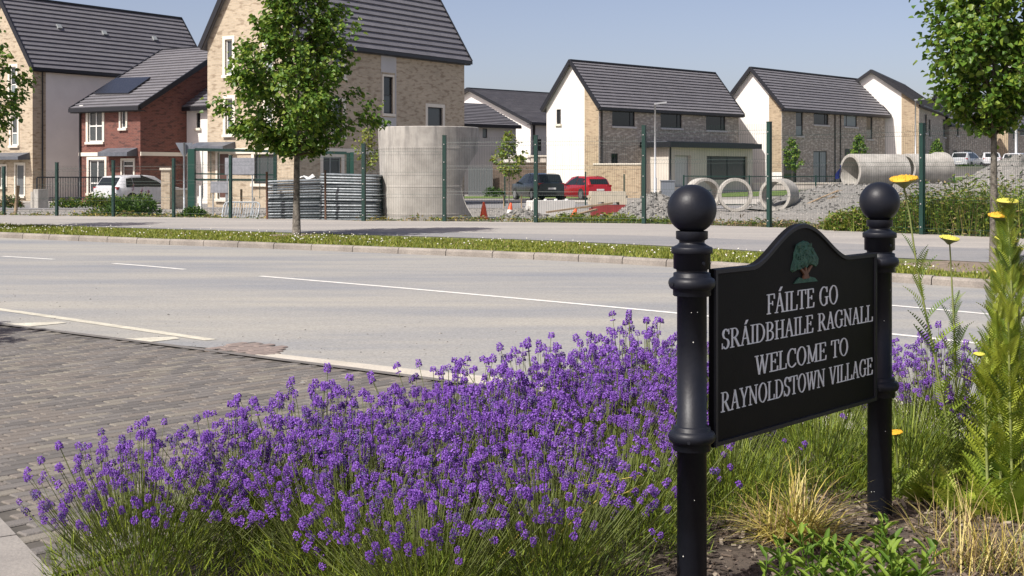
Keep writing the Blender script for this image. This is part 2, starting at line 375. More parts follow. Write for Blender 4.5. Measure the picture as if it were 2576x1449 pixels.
for p in cand:
    k = rnd.choices(range(4), (5, 4, 3, 2))[0]; z = 0.0125 + rnd.uniform(-0.002, 0.002)
    if id(p) in near_set:
        o = link('paver', pm[k * 2 + rnd.randint(0, 1)], paving, None, True); o.location = (p.x, p.y, z)
        o.rotation_euler = (rnd.uniform(-.012, .012), rnd.uniform(-.01, .01), th + rnd.uniform(-.012, .012))
    else:
        paver_geo(rest, p, (dx_, dn_), PW - 0.008, PH - 0.010, z, k)
ro = rest.build('paver', ['paver_grey', 'paver_brown', 'paver_dark', 'paver_buff'], paving, 'stuff')
def edging(pts, wd, z, mat):
    P = resample([Vector(p) for p in pts], .6)
    strip_sheet('edging', [tuple(p) for p in offset(P, -wd / 2)], [tuple(p) for p in offset(P, wd / 2)], z, mat)
edging([(-9.6, 16.9), (-5.3, 13.64), (-2.6, 11.58), (-2.1, 11.19), (-1.13, 10.45), (-0.3, 9.79), (0.36, 9.26), (0.87, 8.72)], .09, .0165, 'paver_grey')
# plain slabs of the footway at the bottom left, and the patch of red setts at the road edge
slab_sheet = poly_sheet('slab_footway', [(-1.84, 5.1), (-2.4, 5.96), (-3.45, 7.58), (-7, 12.6), (-9, 10), (-6, 4), (-2.4, 3.2)], 0.003, 'joint_sand')
sl_d = Vector((-0.54, 0.84)).normalized(); sl_n = Vector((-0.84, -0.54)).normalized(); sl_m = MB()
sl_m.box((0, 0, 0.0), (0.392, 0.392, 0.034)); sl_me = sl_m.mesh('paving_slab', 'slab')
for a_ in range(-4, 8):
    for b_ in range(0, 5):
        c_ = Vector((-1.84, 5.1)) + sl_d * (a_ * 0.4 + 0.1) + sl_n * (b_ * 0.4 + 0.13)
        o = link('paving_slab', sl_me, slab_sheet, None, True); o.location = (c_.x, c_.y, 0.0 + rnd.uniform(-.002, .002)); o.rotation_euler = (0, 0, math.atan2(sl_d.y, sl_d.x))
sett_poly = [tuple(gnd(x, y)[:2]) for x, y in ((530, 878), (600, 866), (640, 862), (718, 878), (690, 893), (620, 893))]
sett = poly_sheet('sett_patch', sett_poly, 0.007, 'joint_sand')
sm_ = MB(); paver_geo(sm_, Vector((0, 0)), (Vector((1, 0)), Vector((0, 1))), 0.19, 0.085, 0.0); sme = sm_.mesh('paver', 'paver_red')
for a_ in range(-14, 15):
    for b_ in range(-20, 20):
        p = Vector(sett_poly[2]) + dx_ * ((a_ + 0.5 * (b_ % 2)) * 0.198) + dn_ * (b_ * 0.093)
        if inside(p, sett_poly):
            o = link('paver', sme, sett, None, True); o.location = (p.x, p.y, 0.012 + rnd.uniform(-.003, .003)); o.rotation_euler = (rnd.uniform(-.02, .02), rnd.uniform(-.02, .02), th)

# flower bed soil, a low mound
bed = MB(); cx, cy = 0.7, 5.6
rings = []
for t in (1.0, 0.93, 0.75, 0.5, 0.2):
    rings.append([(cx + (x - cx) * t, cy + (y - cy) * t, 0.0 + 0.03 * (1 - t) + (0.015 if t < 1 else -0.02)) for x, y in BED])
bed.grid(rings, 0, True, True); bed.face([p for p in rings[-1]])
bo = structure(bed.build('flower_bed', 'soil'))
bm = bmesh.new(); bm.from_mesh(bo.data); bmesh.ops.recalc_face_normals(bm, faces=bm.faces[:]); bm.to_mesh(bo.data); bm.free()
chips = MB()
for k in range(9500):
    x, y = rnd.uniform(0.1, 3.6), rnd.uniform(4.2, 7.2)
    if not inside((x, y), BED): continue
    c = Vector((x, y, 0.03 + rnd.uniform(0, 0.022))); a = rnd.uniform(0, 6.28); e = rnd.gauss(0, 0.35); f_ = rnd.gauss(0, 0.35)
    X_ = Vector((math.cos(a), math.sin(a), e)).normalized(); Z_ = Vector((f_, rnd.gauss(0, .3), 1)).normalized(); Y_ = Z_.cross(X_).normalized(); Z_ = X_.cross(Y_)
    chips.box(c, (rnd.uniform(.012, .05), rnd.uniform(.006, .016), rnd.uniform(.003, .008)), (X_, Y_, Z_), rnd.choices((0, 1, 2), (5, 4, 2))[0])
co = chips.build('bark_mulch', ['chip_dark', 'chip_mid', 'chip_pale']); co['kind'] = 'stuff'; co['label'] = 'brown bark mulch chips spread over the flower bed'; co['category'] = 'mulch'
# ------------------------------------------------------------------ the village sign
plain('black_iron', (0.0085, 0.010, 0.0155), 0.46, var=0.25, scale=6, bump=0.04, bscale=70, spec=0.32)
plain('board_black', (0.0045, 0.0045, 0.005), 0.55, var=0.2, scale=8, bump=0.05, bscale=120, spec=0.12)
plain('letter_white', (0.80, 0.83, 0.84), 0.6, var=0.08, scale=20)
plain('emblem_green', (0.035, 0.115, 0.075), 0.6, var=0.3, scale=40, bump=0.5, bscale=120)
plain('emblem_brown', (0.16, 0.075, 0.04), 0.6, var=0.2, scale=40)
plain('bird_lime', (0.6, 0.6, 0.56), 0.8)
class Plane:
    def __init__(s, O, d, n): s.O = Vector(O[:2]); s.d = Vector(d).normalized(); s.n = Vector(n).normalized()
    def sz(s, x, y):
        k = (x - HX) / FL; q = (s.O.x - k * s.O.y) / (k * s.d.y - s.d.x); Y = s.O.y + s.d.y * q
        return q, CZ - (y - HY) / FL * Y
    def pt(s, q, z, w_=0.0):
        p = s.O + s.d * q + s.n * w_; return Vector((p.x, p.y, z))
PL = Vector((0.661, 4.82)); PR = Vector((1.673, 5.97))
sd_ = (PR - PL).normalized(); sn_ = Vector((sd_.y, -sd_.x))
sign = thing('village_sign', 'black cast iron village welcome sign with ball-topped posts and white lettering', 'sign', (PL.x, PL.y, 0))
k_ = 0.0003956; zc = 1.463
def zz(cy): return zc - (cy - 310) * k_
up_prof = [(148, 515), (148, 585), (120, 600), (117, 622), (135, 640), (165, 655), (188, 664), (192, 672), (192, 716), (184, 722), (172, 726), (172, 862), (146, 870), (142, 892), (165, 900), (172, 906), (172, 936), (180, 942), (205, 955), (217, 980), (219, 1003), (212, 1030), (195, 1050), (176, 1058), (176, 1108), (168, 1116), (138, 1122)]
lo_prof = [(138, 2318), (160, 2322), (172, 2330), (172, 2358), (180, 2364), (205, 2378), (217, 2402), (219, 2425), (212, 2452), (195, 2472), (176, 2480), (176, 2540), (168, 2550), (138, 2556)]
for P in (PL, PR):
    po = MB()
    po.lathe([(r * k_, zz(c)) for r, c in up_prof + lo_prof] + [(138 * k_, -0.15)], (P.x, P.y, 0), 36)
    post = po.build('post', 'black_iron', sign)
    ball = MB(); rb = 0.0905
    ball.lathe([(max(0.0005, rb * math.sin(math.pi * t / 20)), zc + rb * math.cos(math.pi * t / 20)) for t in range(21)], (P.x, P.y, 0), 40)
    ball.build('ball_finial', 'black_iron', post)
    for c_, r_, an in ((805, 172, -60), (1000, 217, -150), (2440, 216, -105)):
        a_ = R(an); q = Vector((P.x + math.cos(a_) * r_ * k_, P.y + math.sin(a_) * r_ * k_, zz(c_)))
        bolt = MB(); bolt.tube([q - Vector((math.cos(a_), math.sin(a_), 0)) * 0.004, q + Vector((math.cos(a_), math.sin(a_), 0)) * 0.003], 0.0065, 8)
        bolt.build('bolt', 'black_iron', post)
    for q in range(7):
        sp = MB()
        a_ = R(rnd.uniform(-150, -40)); z_ = rnd.uniform(0.15, 1.2); d_ = Vector((math.cos(a_), math.sin(a_), 0))
        c_ = Vector((P.x, P.y, z_)) + d_ * (138 * k_ + 0.0006); s_ = Vector((-d_.y, d_.x, 0)); r_ = rnd.uniform(.0016, .003)
        sp.face([c_ + s_ * r_, c_ + Vector((0, 0, r_)), c_ - s_ * r_, c_ - Vector((0, 0, r_))])
        sp.build('paint_fleck', 'bird_lime', post)
BP = Plane(PL + sn_ * 0.03, sd_, sn_)
s0, s1, zb0, zt0 = 0.10, 1.4325, 0.574, 1.238
smid = (s0 + s1) / 2
def bell(q):
    t = abs(q - smid) / 0.40
    return 0.0 if t >= 1 else 0.150 * (0.5 + 0.5 * math.cos(math.pi * t)) ** 0.85
def board_poly(i, t0=0.0):
    top = []
    for k in range(61):
        q = s1 - i - (s1 - s0 - 2 * i) * k / 60; top.append((q, zt0 + bell(smid + (q - smid) * (1 + i * 0.55)) - i))
    return [(s0 + i, zb0 + i), (s1 - i, zb0 + i)] + top
fB = lambda u, v, w_: BP.pt(u, v, w_)
bd = MB(); bd.prism(board_poly(0), fB, 0.022)
board = bd.build('board', 'board_black', sign)
rim = MB(); o_, i_ = board_poly(0.0), board_poly(0.021); n = len(o_); o2 = board_poly(0.003); i2 = board_poly(0.018)
for k in range(n):
    j = (k + 1) % n
    rim.face([fB(*o_[k], 0.0005), fB(*o_[j], 0.0005), fB(*o2[j], 0.008), fB(*o2[k], 0.008)])
    rim.face([fB(*o2[k], 0.008), fB(*o2[j], 0.008), fB(*i2[j], 0.008), fB(*i2[k], 0.008)])
    rim.face([fB(*i2[k], 0.008), fB(*i2[j], 0.008), fB(*i_[j], 0.0005), fB(*i_[k], 0.0005)])
rim.build('rim', 'black_iron', board)
for q0, q1 in ((0.045, s0 + 0.01), (s1 - 0.01, 1.4875)):
    for z_ in (zz(990), zz(2425)):
        br = MB(); br.box(BP.pt((q0 + q1) / 2, z_, -0.02), (abs(q1 - q0), 0.02, 0.035), (Vector((*sd_, 0)), Vector((*sn_, 0)), Vector((0, 0, 1))))
        br.build('bracket', 'black_iron', sign)
# hand-drawn serif capitals: strokes (x0,y0,x1,y1,w) thick/thin, serifs and arcs, cap height 1
T, H_ = 0.108, 0.05
def SER(x, y, w_=0.30): return ('b', x - w_ / 2, y - (0.0 if y < .5 else H_), x + w_ / 2, y + (H_ if y < .5 else 0.0))
def STEM(x, w_=T): return [('b', x - w_ / 2, 0, x + w_ / 2, 1), SER(x, 0), SER(x, 1)]
def ARC(cx, cy, rx, ry, a0, a1, t0, t1): return ('a', cx, cy, rx, ry, a0, a1, t0, t1)
GL = {
 'I': (0.36, STEM(0.18)),
 'L': (0.66, STEM(0.18) + [('b', 0.18, 0, 0.62, H_), ('l', 0.60, 0.02, 0.62, 0.28, 0.06)]),
 'F': (0.64, STEM(0.18) + [('b', 0.18, 1 - H_, 0.60, 1), ('l', 0.585, 0.98, 0.60, 0.74, 0.06), ('b', 0.18, 0.50, 0.46, 0.50 + H_), ('b', 0.43, 0.42, 0.48, 0.64)]),
 'E': (0.68, STEM(0.18) + [('b', 0.18, 1 - H_, 0.60, 1), ('l', 0.585, 0.98, 0.60, 0.76, 0.06), ('b', 0.18, 0.50, 0.46, 0.50 + H_), ('b', 0.43, 0.42, 0.48, 0.64), ('b', 0.18, 0, 0.63, H_), ('l', 0.61, 0.02, 0.64, 0.26, 0.06)]),
 'T': (0.70, [('b', 0.35 - T / 2, 0, 0.35 + T / 2, 1), SER(0.35, 0), ('b', 0.03, 1 - H_, 0.67, 1), ('l', 0.05, 0.98, 0.035, 0.74, 0.06), ('l', 0.65, 0.98, 0.665, 0.74, 0.06)]),
 'H': (0.84, STEM(0.18) + STEM(0.66) + [('b', 0.18, 0.49, 0.66, 0.49 + H_)]),
 'N': (0.84, [('b', 0.14, 0, 0.20, 1), SER(0.17, 0, .26), ('b', 0.64, 0, 0.70, 1), SER(0.67, 1, .26), ('l', 0.12, 0.97, 0.67, 0.03, 0.115), ('b', 0.02, 1 - H_, 0.2, 1)]),
 'M': (0.98, [('b', 0.14, 0, 0.20, 1), SER(0.17, 0, .26), ('b', 0.735, 0, 0.735 + T, 1), SER(0.81, 0), SER(0.84, 1, .2), ('l', 0.16, 0.97, 0.48, 0.06, 0.11), ('l', 0.80, 0.97, 0.50, 0.06, 0.06), ('b', 0.03, 1 - H_, 0.2, 1)]),
 'A': (0.76, [('l', 0.38, 1.0, 0.12, 0.02, 0.06), ('l', 0.36, 1.0, 0.63, 0.02, 0.115), SER(0.12, 0, .24), SER(0.64, 0, .27), ('b', 0.22, 0.33, 0.52, 0.33 + H_)]),
 'V': (0.76, [('l', 0.13, 0.98, 0.39, 0.0, 0.115), ('l', 0.64, 0.98, 0.39, 0.0, 0.065), SER(0.13, 1, .27), SER(0.64, 1, .24)]),
 'W': (1.06, [('l', 0.13, 0.98, 0.33, 0.0, 0.11), ('l', 0.53, 0.90, 0.33, 0.0, 0.06), ('l', 0.51, 0.98, 0.72, 0.0, 0.11), ('l', 0.94, 0.98, 0.73, 0.0, 0.06), SER(0.13, 1, .26), SER(0.51, 1, .22), SER(0.94, 1, .22)]),
 'Y': (0.74, [('b', 0.37 - T / 2, 0, 0.37 + T / 2, 0.46), SER(0.37, 0), ('l', 0.12, 0.98, 0.37, 0.42, 0.11), ('l', 0.63, 0.98, 0.39, 0.42, 0.06), SER(0.12, 1, .26), SER(0.63, 1, .22)]),
 'O': (0.82, [ARC(0.41, 0.5, 0.37, 0.52, 0, 360, 0.108, 0.045)]),
 'C': (0.76, [ARC(0.42, 0.5, 0.38, 0.52, 52, 308, 0.108, 0.055), ('l', 0.655, 0.99, 0.67, 0.70, 0.06), ('l', 0.66, 0.08, 0.69, 0.20, 0.05)]),
 'G': (0.84, [ARC(0.42, 0.5, 0.38, 0.52, 52, 318, 0.108, 0.055), ('l', 0.655, 0.99, 0.67, 0.70, 0.06), ('b', 0.60, 0.06, 0.60 + T * .9, 0.46), ('b', 0.52, 0.42, 0.82, 0.42 + H_)]),
 'D': (0.82, STEM(0.18) + [ARC(0.30, 0.5, 0.46, 0.5, -90, 90, 0.108, 0.045), ('b', 0.18, 0, 0.32, H_), ('b', 0.18, 1 - H_, 0.32, 1)]),
 'B': (0.74, STEM(0.18) + [ARC(0.34, 0.755, 0.27, 0.245, -90, 90, 0.11, 0.045), ARC(0.34, 0.265, 0.33, 0.265, -90, 90, 0.11, 0.045), ('b', 0.18, 0, 0.36, H_), ('b', 0.18, 1 - H_, 0.36, 1), ('b', 0.18, 0.49, 0.36, 0.49 + H_)]),
 'R': (0.80, STEM(0.18) + [ARC(0.34, 0.745, 0.28, 0.255, -90, 90, 0.11, 0.045), ('b', 0.18, 1 - H_, 0.36, 1), ('b', 0.18, 0.47, 0.36, 0.47 + H_), ('l', 0.36, 0.50, 0.66, 0.02, 0.125), SER(0.69, 0, .2)]),
 'S': (0.62, [ARC(0.31, 0.755, 0.245, 0.265, 30, 262, 0.12, 0.06), ARC(0.31, 0.255, 0.265, 0.275, -150, 82, 0.12, 0.06), ('l', 0.535, 0.99, 0.545, 0.72, 0.055), ('l', 0.07, 0.01, 0.06, 0.30, 0.055)]),
 ' ': (0.40, []),
}
GL['Á'] = (GL['A'][0], GL['A'][1] + [('l', 0.36, 1.08, 0.52, 1.30, 0.10)])
def glyph_polys(ch):
    out = []
    for g in GL[ch][1]:
        if g[0] == 'b': x0, y0, x1, y1 = g[1:]; out.append([(x0, y0), (x1, y0), (x1, y1), (x0, y1)])
        elif g[0] == 'l':
            x0, y0, x1, y1, w_ = g[1:]; h = w_ / 2 / max(0.35, abs(y1 - y0) / math.hypot(x1 - x0, y1 - y0)) if abs(y1 - y0) > .1 else w_ / 2
            p = [(x0 - h, y0), (x0 + h, y0), (x1 + h, y1), (x1 - h, y1)]
            out.append(p if y1 > y0 else [p[3], p[2], p[1], p[0]])
        else:
            _, cx_, cy_, rx, ry, a0, a1, tt, tn = g; N = max(8, int(abs(a1 - a0) / 12))
            for k in range(N):
                q = []
                for a in (a0 + (a1 - a0) * k / N, a0 + (a1 - a0) * (k + 1) / N):
                    c_, s_ = math.cos(R(a)), math.sin(R(a)); q.append(((cx_ + rx * c_, cy_ + ry * s_), (cx_ + (rx - tt) * c_, cy_ + (ry - tn) * s_)))
                out.append([q[0][1], q[0][0], q[1][0], q[1][1]])
    return out
def text_line(txt, qa, qb, zbase, cap):
    W = sum(GL[c][0] for c in txt); sx = (qb - qa) / W
    x = 0
    for c in txt:
        mb = MB()
        for k, p in enumerate(glyph_polys(c)):
            h = 0.0028 + 0.00012 * (k % 12)
            P = [(qa + (x + u) * sx, zbase + v * cap) for u, v in p]
            mb.face([BP.pt(u, v, h) for u, v in P])
            for i in range(len(P)):
                a, b = P[i], P[(i + 1) % len(P)]
                mb.face([BP.pt(*a, 0.0003), BP.pt(*b, 0.0003), BP.pt(*b, h), BP.pt(*a, h)])
        x += GL[c][0]
        if c != ' ': mb.build('letter', 'letter_white', board)
text_line('FÁILTE GO', 0.478, 1.072, 1.038, 0.079)
text_line('SRÁIDBHAILE RAGNALL', 0.150, 1.398, 0.934, 0.074)
text_line('WELCOME TO', 0.390, 1.165, 0.809, 0.075)
text_line('RAYNOLDSTOWN VILLAGE', 0.145, 1.396, 0.698, 0.075)
# tree emblem
def cpt(cx_, cy_): return BP.sz((2400 + cx_ / 2.477) / 1.49068, (650 + cy_ / 2.477) / 1.49068)
em = MB(); crown = [(1515, 625), (1560, 635), (1600, 690), (1630, 740), (1655, 790), (1650, 840), (1630, 870), (1590, 850), (1560, 845), (1540, 870), (1520, 862), (1490, 868), (1470, 885), (1440, 905), (1415, 920), (1395, 905), (1400, 860), (1420, 800), (1425, 740), (1440, 690), (1450, 660), (1480, 640)]
cp = [cpt(*p) for p in crown]; cp = cp[::-1]
cen = (sum(p[0] for p in cp) / len(cp), sum(p[1] for p in cp) / len(cp))
r1_ = [BP.pt(u, v, 0.0004) for u, v in cp]; r2_ = [BP.pt(cen[0] + (u - cen[0]) * .93, cen[1] + (v - cen[1]) * .93, 0.007) for u, v in cp]; r3_ = [BP.pt(cen[0] + (u - cen[0]) * .5, cen[1] + (v - cen[1]) * .5, 0.011) for u, v in cp]
em.grid([r1_, r2_, r3_], 0, True, False); em.face(r3_)
for k in range(70):
    u = cen[0] + rnd.uniform(-.07, .07); v = cen[1] + rnd.uniform(-.055, .06)
    if not inside((u, v), cp): continue
    a = rnd.uniform(0, 3.14); dl = Vector((math.cos(a), math.sin(a))) * 0.011; dw = Vector((-dl.y, dl.x)) * 0.45
    em.face([BP.pt(u + q.x, v + q.y, w_) for q, w_ in ((-dl, .010), (-dw, .012), (dl, .0155), (dw, .012))])
gp = [cpt(*p) for p in ((1420, 1025), (1470, 965), (1520, 985), (1570, 958), (1615, 970), (1640, 1000))][::-1]
eg = MB(); eg.prism(gp, lambda u, v, w_: BP.pt(u, v, w_ + 0.006), 0.0055)
eg.build('emblem_ground', 'emblem_green', board); em.build('emblem_crown', 'emblem_green', board)
tr = MB()
tr.prism([cpt(*p) for p in ((1500, 982), (1512, 940), (1475, 885), (1488, 880), (1520, 915), (1520, 868), (1532, 868), (1535, 905), (1575, 852), (1588, 858), (1545, 930), (1560, 970))][::-1], lambda u, v, w_: BP.pt(u, v, w_ + 0.009), 0.008)
tr.build('emblem_trunk', 'emblem_brown', board)
# ------------------------------------------------------------------ houses
brick('brick_tan', (0.52, 0.43, 0.31), (0.43, 0.35, 0.25), (0.30, 0.235, 0.165), (0.46, 0.42, 0.35), contrast=1.1)
brick('brick_red', (0.20, 0.072, 0.052), (0.15, 0.06, 0.046), (0.075, 0.038, 0.033), (0.20, 0.14, 0.12))
brick('brick_mixed', (0.42, 0.36, 0.295), (0.25, 0.218, 0.19), (0.60, 0.55, 0.48), (0.38, 0.355, 0.325), contrast=1.15)
brick('brick_brown', (0.135, 0.095, 0.07), (0.10, 0.075, 0.06), (0.19, 0.14, 0.105), (0.17, 0.14, 0.115))
brick('brick_buff', (0.46, 0.36, 0.24), (0.37, 0.285, 0.19), (0.27, 0.20, 0.135), (0.42, 0.36, 0.28))
plain('render_white', (0.78, 0.755, 0.71), 0.9, var=0.05, scale=0.8, bump=0.1, bscale=60)
plain('render_cream', (0.60, 0.55, 0.48), 0.9, var=0.06, scale=0.8, bump=0.1, bscale=60)
plain('render_grey', (0.50, 0.49, 0.48), 0.9, var=0.05, scale=0.8)
plain('surround', (0.72, 0.67, 0.57), 0.8, var=0.05, scale=2)
plain('tile', (0.150, 0.146, 0.158), 0.6, var=0.10, scale=1.4, bump=0.25, bscale=30, fine=0.12, fscale=14)
plain('tile_b', (0.163, 0.159, 0.170), 0.6, var=0.10, scale=1.4, bump=0.25, bscale=30, fine=0.12, fscale=14)
plain('fascia', (0.012, 0.013, 0.017), 0.45)
plain('frame_dark', (0.02, 0.022, 0.025), 0.4); plain('frame_white', (0.75, 0.74, 0.70), 0.5); plain('frame_grey', (0.30, 0.32, 0.32), 0.5)
plain('lead', (0.10, 0.11, 0.13), 0.5, var=0.2, scale=3)
def glass(name, col, rough=0.04):
    m, t, b = nodes(name); b.inputs['Base Color'].default_value = (*col, 1); b.inputs['Roughness'].default_value = rough
    b.inputs['Specular IOR Level'].default_value = 0.55; return m
glass('glass', (0.015, 0.018, 0.02)); glass('glass_pale', (0.20, 0.24, 0.25), 0.12); glass('glass_mid', (0.055, 0.065, 0.07), 0.08)
plain('door_grey', (0.12, 0.13, 0.135), 0.5); plain('door_brown', (0.10, 0.05, 0.04), 0.5); plain('door_white', (0.55, 0.55, 0.54), 0.5)
plain('solar', (0.02, 0.022, 0.03), 0.15, spec=0.8)

def ax3(pl): return (Vector((*pl.d, 0)), Vector((*pl.n, 0)), Vector((0, 0, 1)))
def wall_face(mb, pl, a0, a1, z0, z1, ops, m=0, rec=0.14):
    """front face with real openings and reveals; ops: (s0,z0,s1,z1)"""
    ops = [(max(a0, min(o[0], o[2])), min(o[1], o[3]), min(a1, max(o[0], o[2])), max(o[1], o[3])) for o in ops]
    S = sorted(set([a0, a1] + [o[0] for o in ops] + [o[2] for o in ops])); Z = sorted(set([z0, z1] + [min(max(q, z0), z1) for o in ops for q in (o[1], o[3])]))
    for i in range(len(S) - 1):
        for j in range(len(Z) - 1):
            cs, cz = (S[i] + S[i + 1]) / 2, (Z[j] + Z[j + 1]) / 2
            if any(o[0] < cs < o[2] and o[1] < cz < o[3] for o in ops): continue
            q = [(S[i], Z[j]), (S[i + 1], Z[j]), (S[i + 1], Z[j + 1]), (S[i], Z[j + 1])]
            mb.face([pl.pt(*p) for p in q], m, q)
    for o in ops:
        c = [(o[0], o[1]), (o[2], o[1]), (o[2], o[3]), (o[0], o[3])]
        for k in range(4):
            a, b = c[k], c[(k + 1) % 4]
            mb.face([pl.pt(*a), pl.pt(*b), pl.pt(*b, -rec), pl.pt(*a, -rec)], m, [(a[0], a[1]), (b[0], b[1]), (b[0] + .1, b[1] + .1), (a[0] + .1, a[1] + .1)])
def window(parent, pl, o, frame='frame_dark', pane='glass', v=(), h=(), sur=None, sill=None, name='window', fw=0.06, rec=0.09):
    a0, z0, a1, z1 = min(o[0], o[2]), min(o[1], o[3]), max(o[0], o[2]), max(o[1], o[3])
    A = ax3(pl); f = MB()
    def bar(x0, y0, x1, y1): f.box(pl.pt((x0 + x1) / 2, (y0 + y1) / 2, -rec), (abs(x1 - x0), 0.06, abs(y1 - y0)), A)
    bar(a0, z0, a0 + fw, z1); bar(a1 - fw, z0, a1, z1); bar(a0 + fw, z1 - fw, a1 - fw, z1); bar(a0 + fw, z0, a1 - fw, z0 + fw)
    for q in v: bar(a0 + (a1 - a0) * q - fw / 2, z0 + fw, a0 + (a1 - a0) * q + fw / 2, z1 - fw)
    for q in h:
        zc_ = z0 + (z1 - z0) * q; xs_ = [0] + list(v) + [1]
        for k in range(len(xs_) - 1):
            x0 = a0 + (a1 - a0) * xs_[k] + (fw if k == 0 else fw / 2); x1 = a0 + (a1 - a0) * xs_[k + 1] - (fw if k == len(xs_) - 2 else fw / 2)
            bar(x0, zc_ - fw / 2, x1, zc_ + fw / 2)
    wo = f.build(name, frame, parent)
    V_ = [0] + sorted(v) + [1]; Hh = [0] + sorted(h) + [1]
    for i in range(len(V_) - 1):
        for j in range(len(Hh) - 1):
            p = MB(); x0, x1 = a0 + (a1 - a0) * V_[i] + fw * .4, a0 + (a1 - a0) * V_[i + 1] - fw * .4; y0, y1 = z0 + (z1 - z0) * Hh[j] + fw * .4, z0 + (z1 - z0) * Hh[j + 1] - fw * .4
            p.box(pl.pt((x0 + x1) / 2, (y0 + y1) / 2, -rec - 0.008), (x1 - x0, 0.016, y1 - y0), A)
            p.build('pane', pane if isinstance(pane, str) else pane[(i + j) % len(pane)], wo)
    if sur:
        w_ = sur; s_ = MB()
        for x0, y0, x1, y1 in ((a0 - w_, z0, a0, z1 + w_), (a1, z0, a1 + w_, z1 + w_), (a0, z1, a1, z1 + w_)):
            s_.box(pl.pt((x0 + x1) / 2, (y0 + y1) / 2, -0.03), (x1 - x0, 0.14, y1 - y0), A)
        s_.build('surround', 'surround', wo)
    if sur or sill:
        s_ = MB(); w_ = (sur or 0.08); s_.box(pl.pt((a0 + a1) / 2, z0 - 0.065, 0.0), (a1 - a0 + 2 * w_, 0.24, 0.13), A); s_.build('sill', sill or 'surround', wo)
    return wo
def orect(pl, x0, y0, x1, y1):
    a = pl.sz(x0, y0); b = pl.sz(x1, y1); m0 = pl.sz((x0 + x1) / 2, y0)[1]; m1 = pl.sz((x0 + x1) / 2, y1)[1]
    return (min(a[0], b[0]), min(m0, m1), max(a[0], b[0]), max(m0, m1))
def beam(name, p, q, wd, ht, mat, parent, up=Vector((0, 0, 1))):
    p, q = Vector(p), Vector(q); t = (q - p); L = t.length; t.normalize(); s_ = t.cross(up).normalized(); u_ = s_.cross(t)
    m_ = MB(); m_.box((p + q) / 2, (L, wd, ht), (t, s_, u_)); return m_.build(name, mat, parent)
class House: pass
def roof_slope(parent, e0, e1, r1, r0, gauge, mat='tile', th=0.085, name='tile_course'):
    """courses from eave edge e0-e1 up to ridge edge r0-r1 (world points)"""
    e0, e1, r0, r1 = map(Vector, (e0, e1, r0, r1)); n = (e1 - e0).cross(r0 - e0).normalized()
    if n.z < 0: n = -n
    slab = MB(); q = [e0, e1, r1, r0]
    slab.face(q); slab.face([p - n * 0.12 for p in reversed(q)])
    for k in range(4): a, b = q[k], q[(k + 1) % 4]; slab.face([a - n * .12, b - n * .12, b, a])
    ro_ = slab.build('roof', 'tile', parent)
    N = max(3, int(round((r0 - e0).length / gauge)))
    for k in range(N):
        t0, t1 = k / N, min(1.0, (k + 1.12) / N)
        a, b, c, d = e0.lerp(r0, t0), e1.lerp(r1, t0), e1.lerp(r1, t1), e0.lerp(r0, t1)
        m_ = MB(); hi, lo = th + rnd.uniform(-.004, .004), 0.004
        A_, B_, C_, D_ = a + n * hi, b + n * hi, c + n * lo * 2, d + n * lo * 2
        m_.face([A_, B_, C_, D_]); m_.face([a + n * .002, b + n * .002, B_, A_]); m_.face([b + n * .002, c + n * .002, C_, B_]); m_.face([d + n * .002, a + n * .002, A_, D_])
        m_.build(name, 'tile' if rnd.random() < .6 else 'tile_b', ro_)
    return ro_
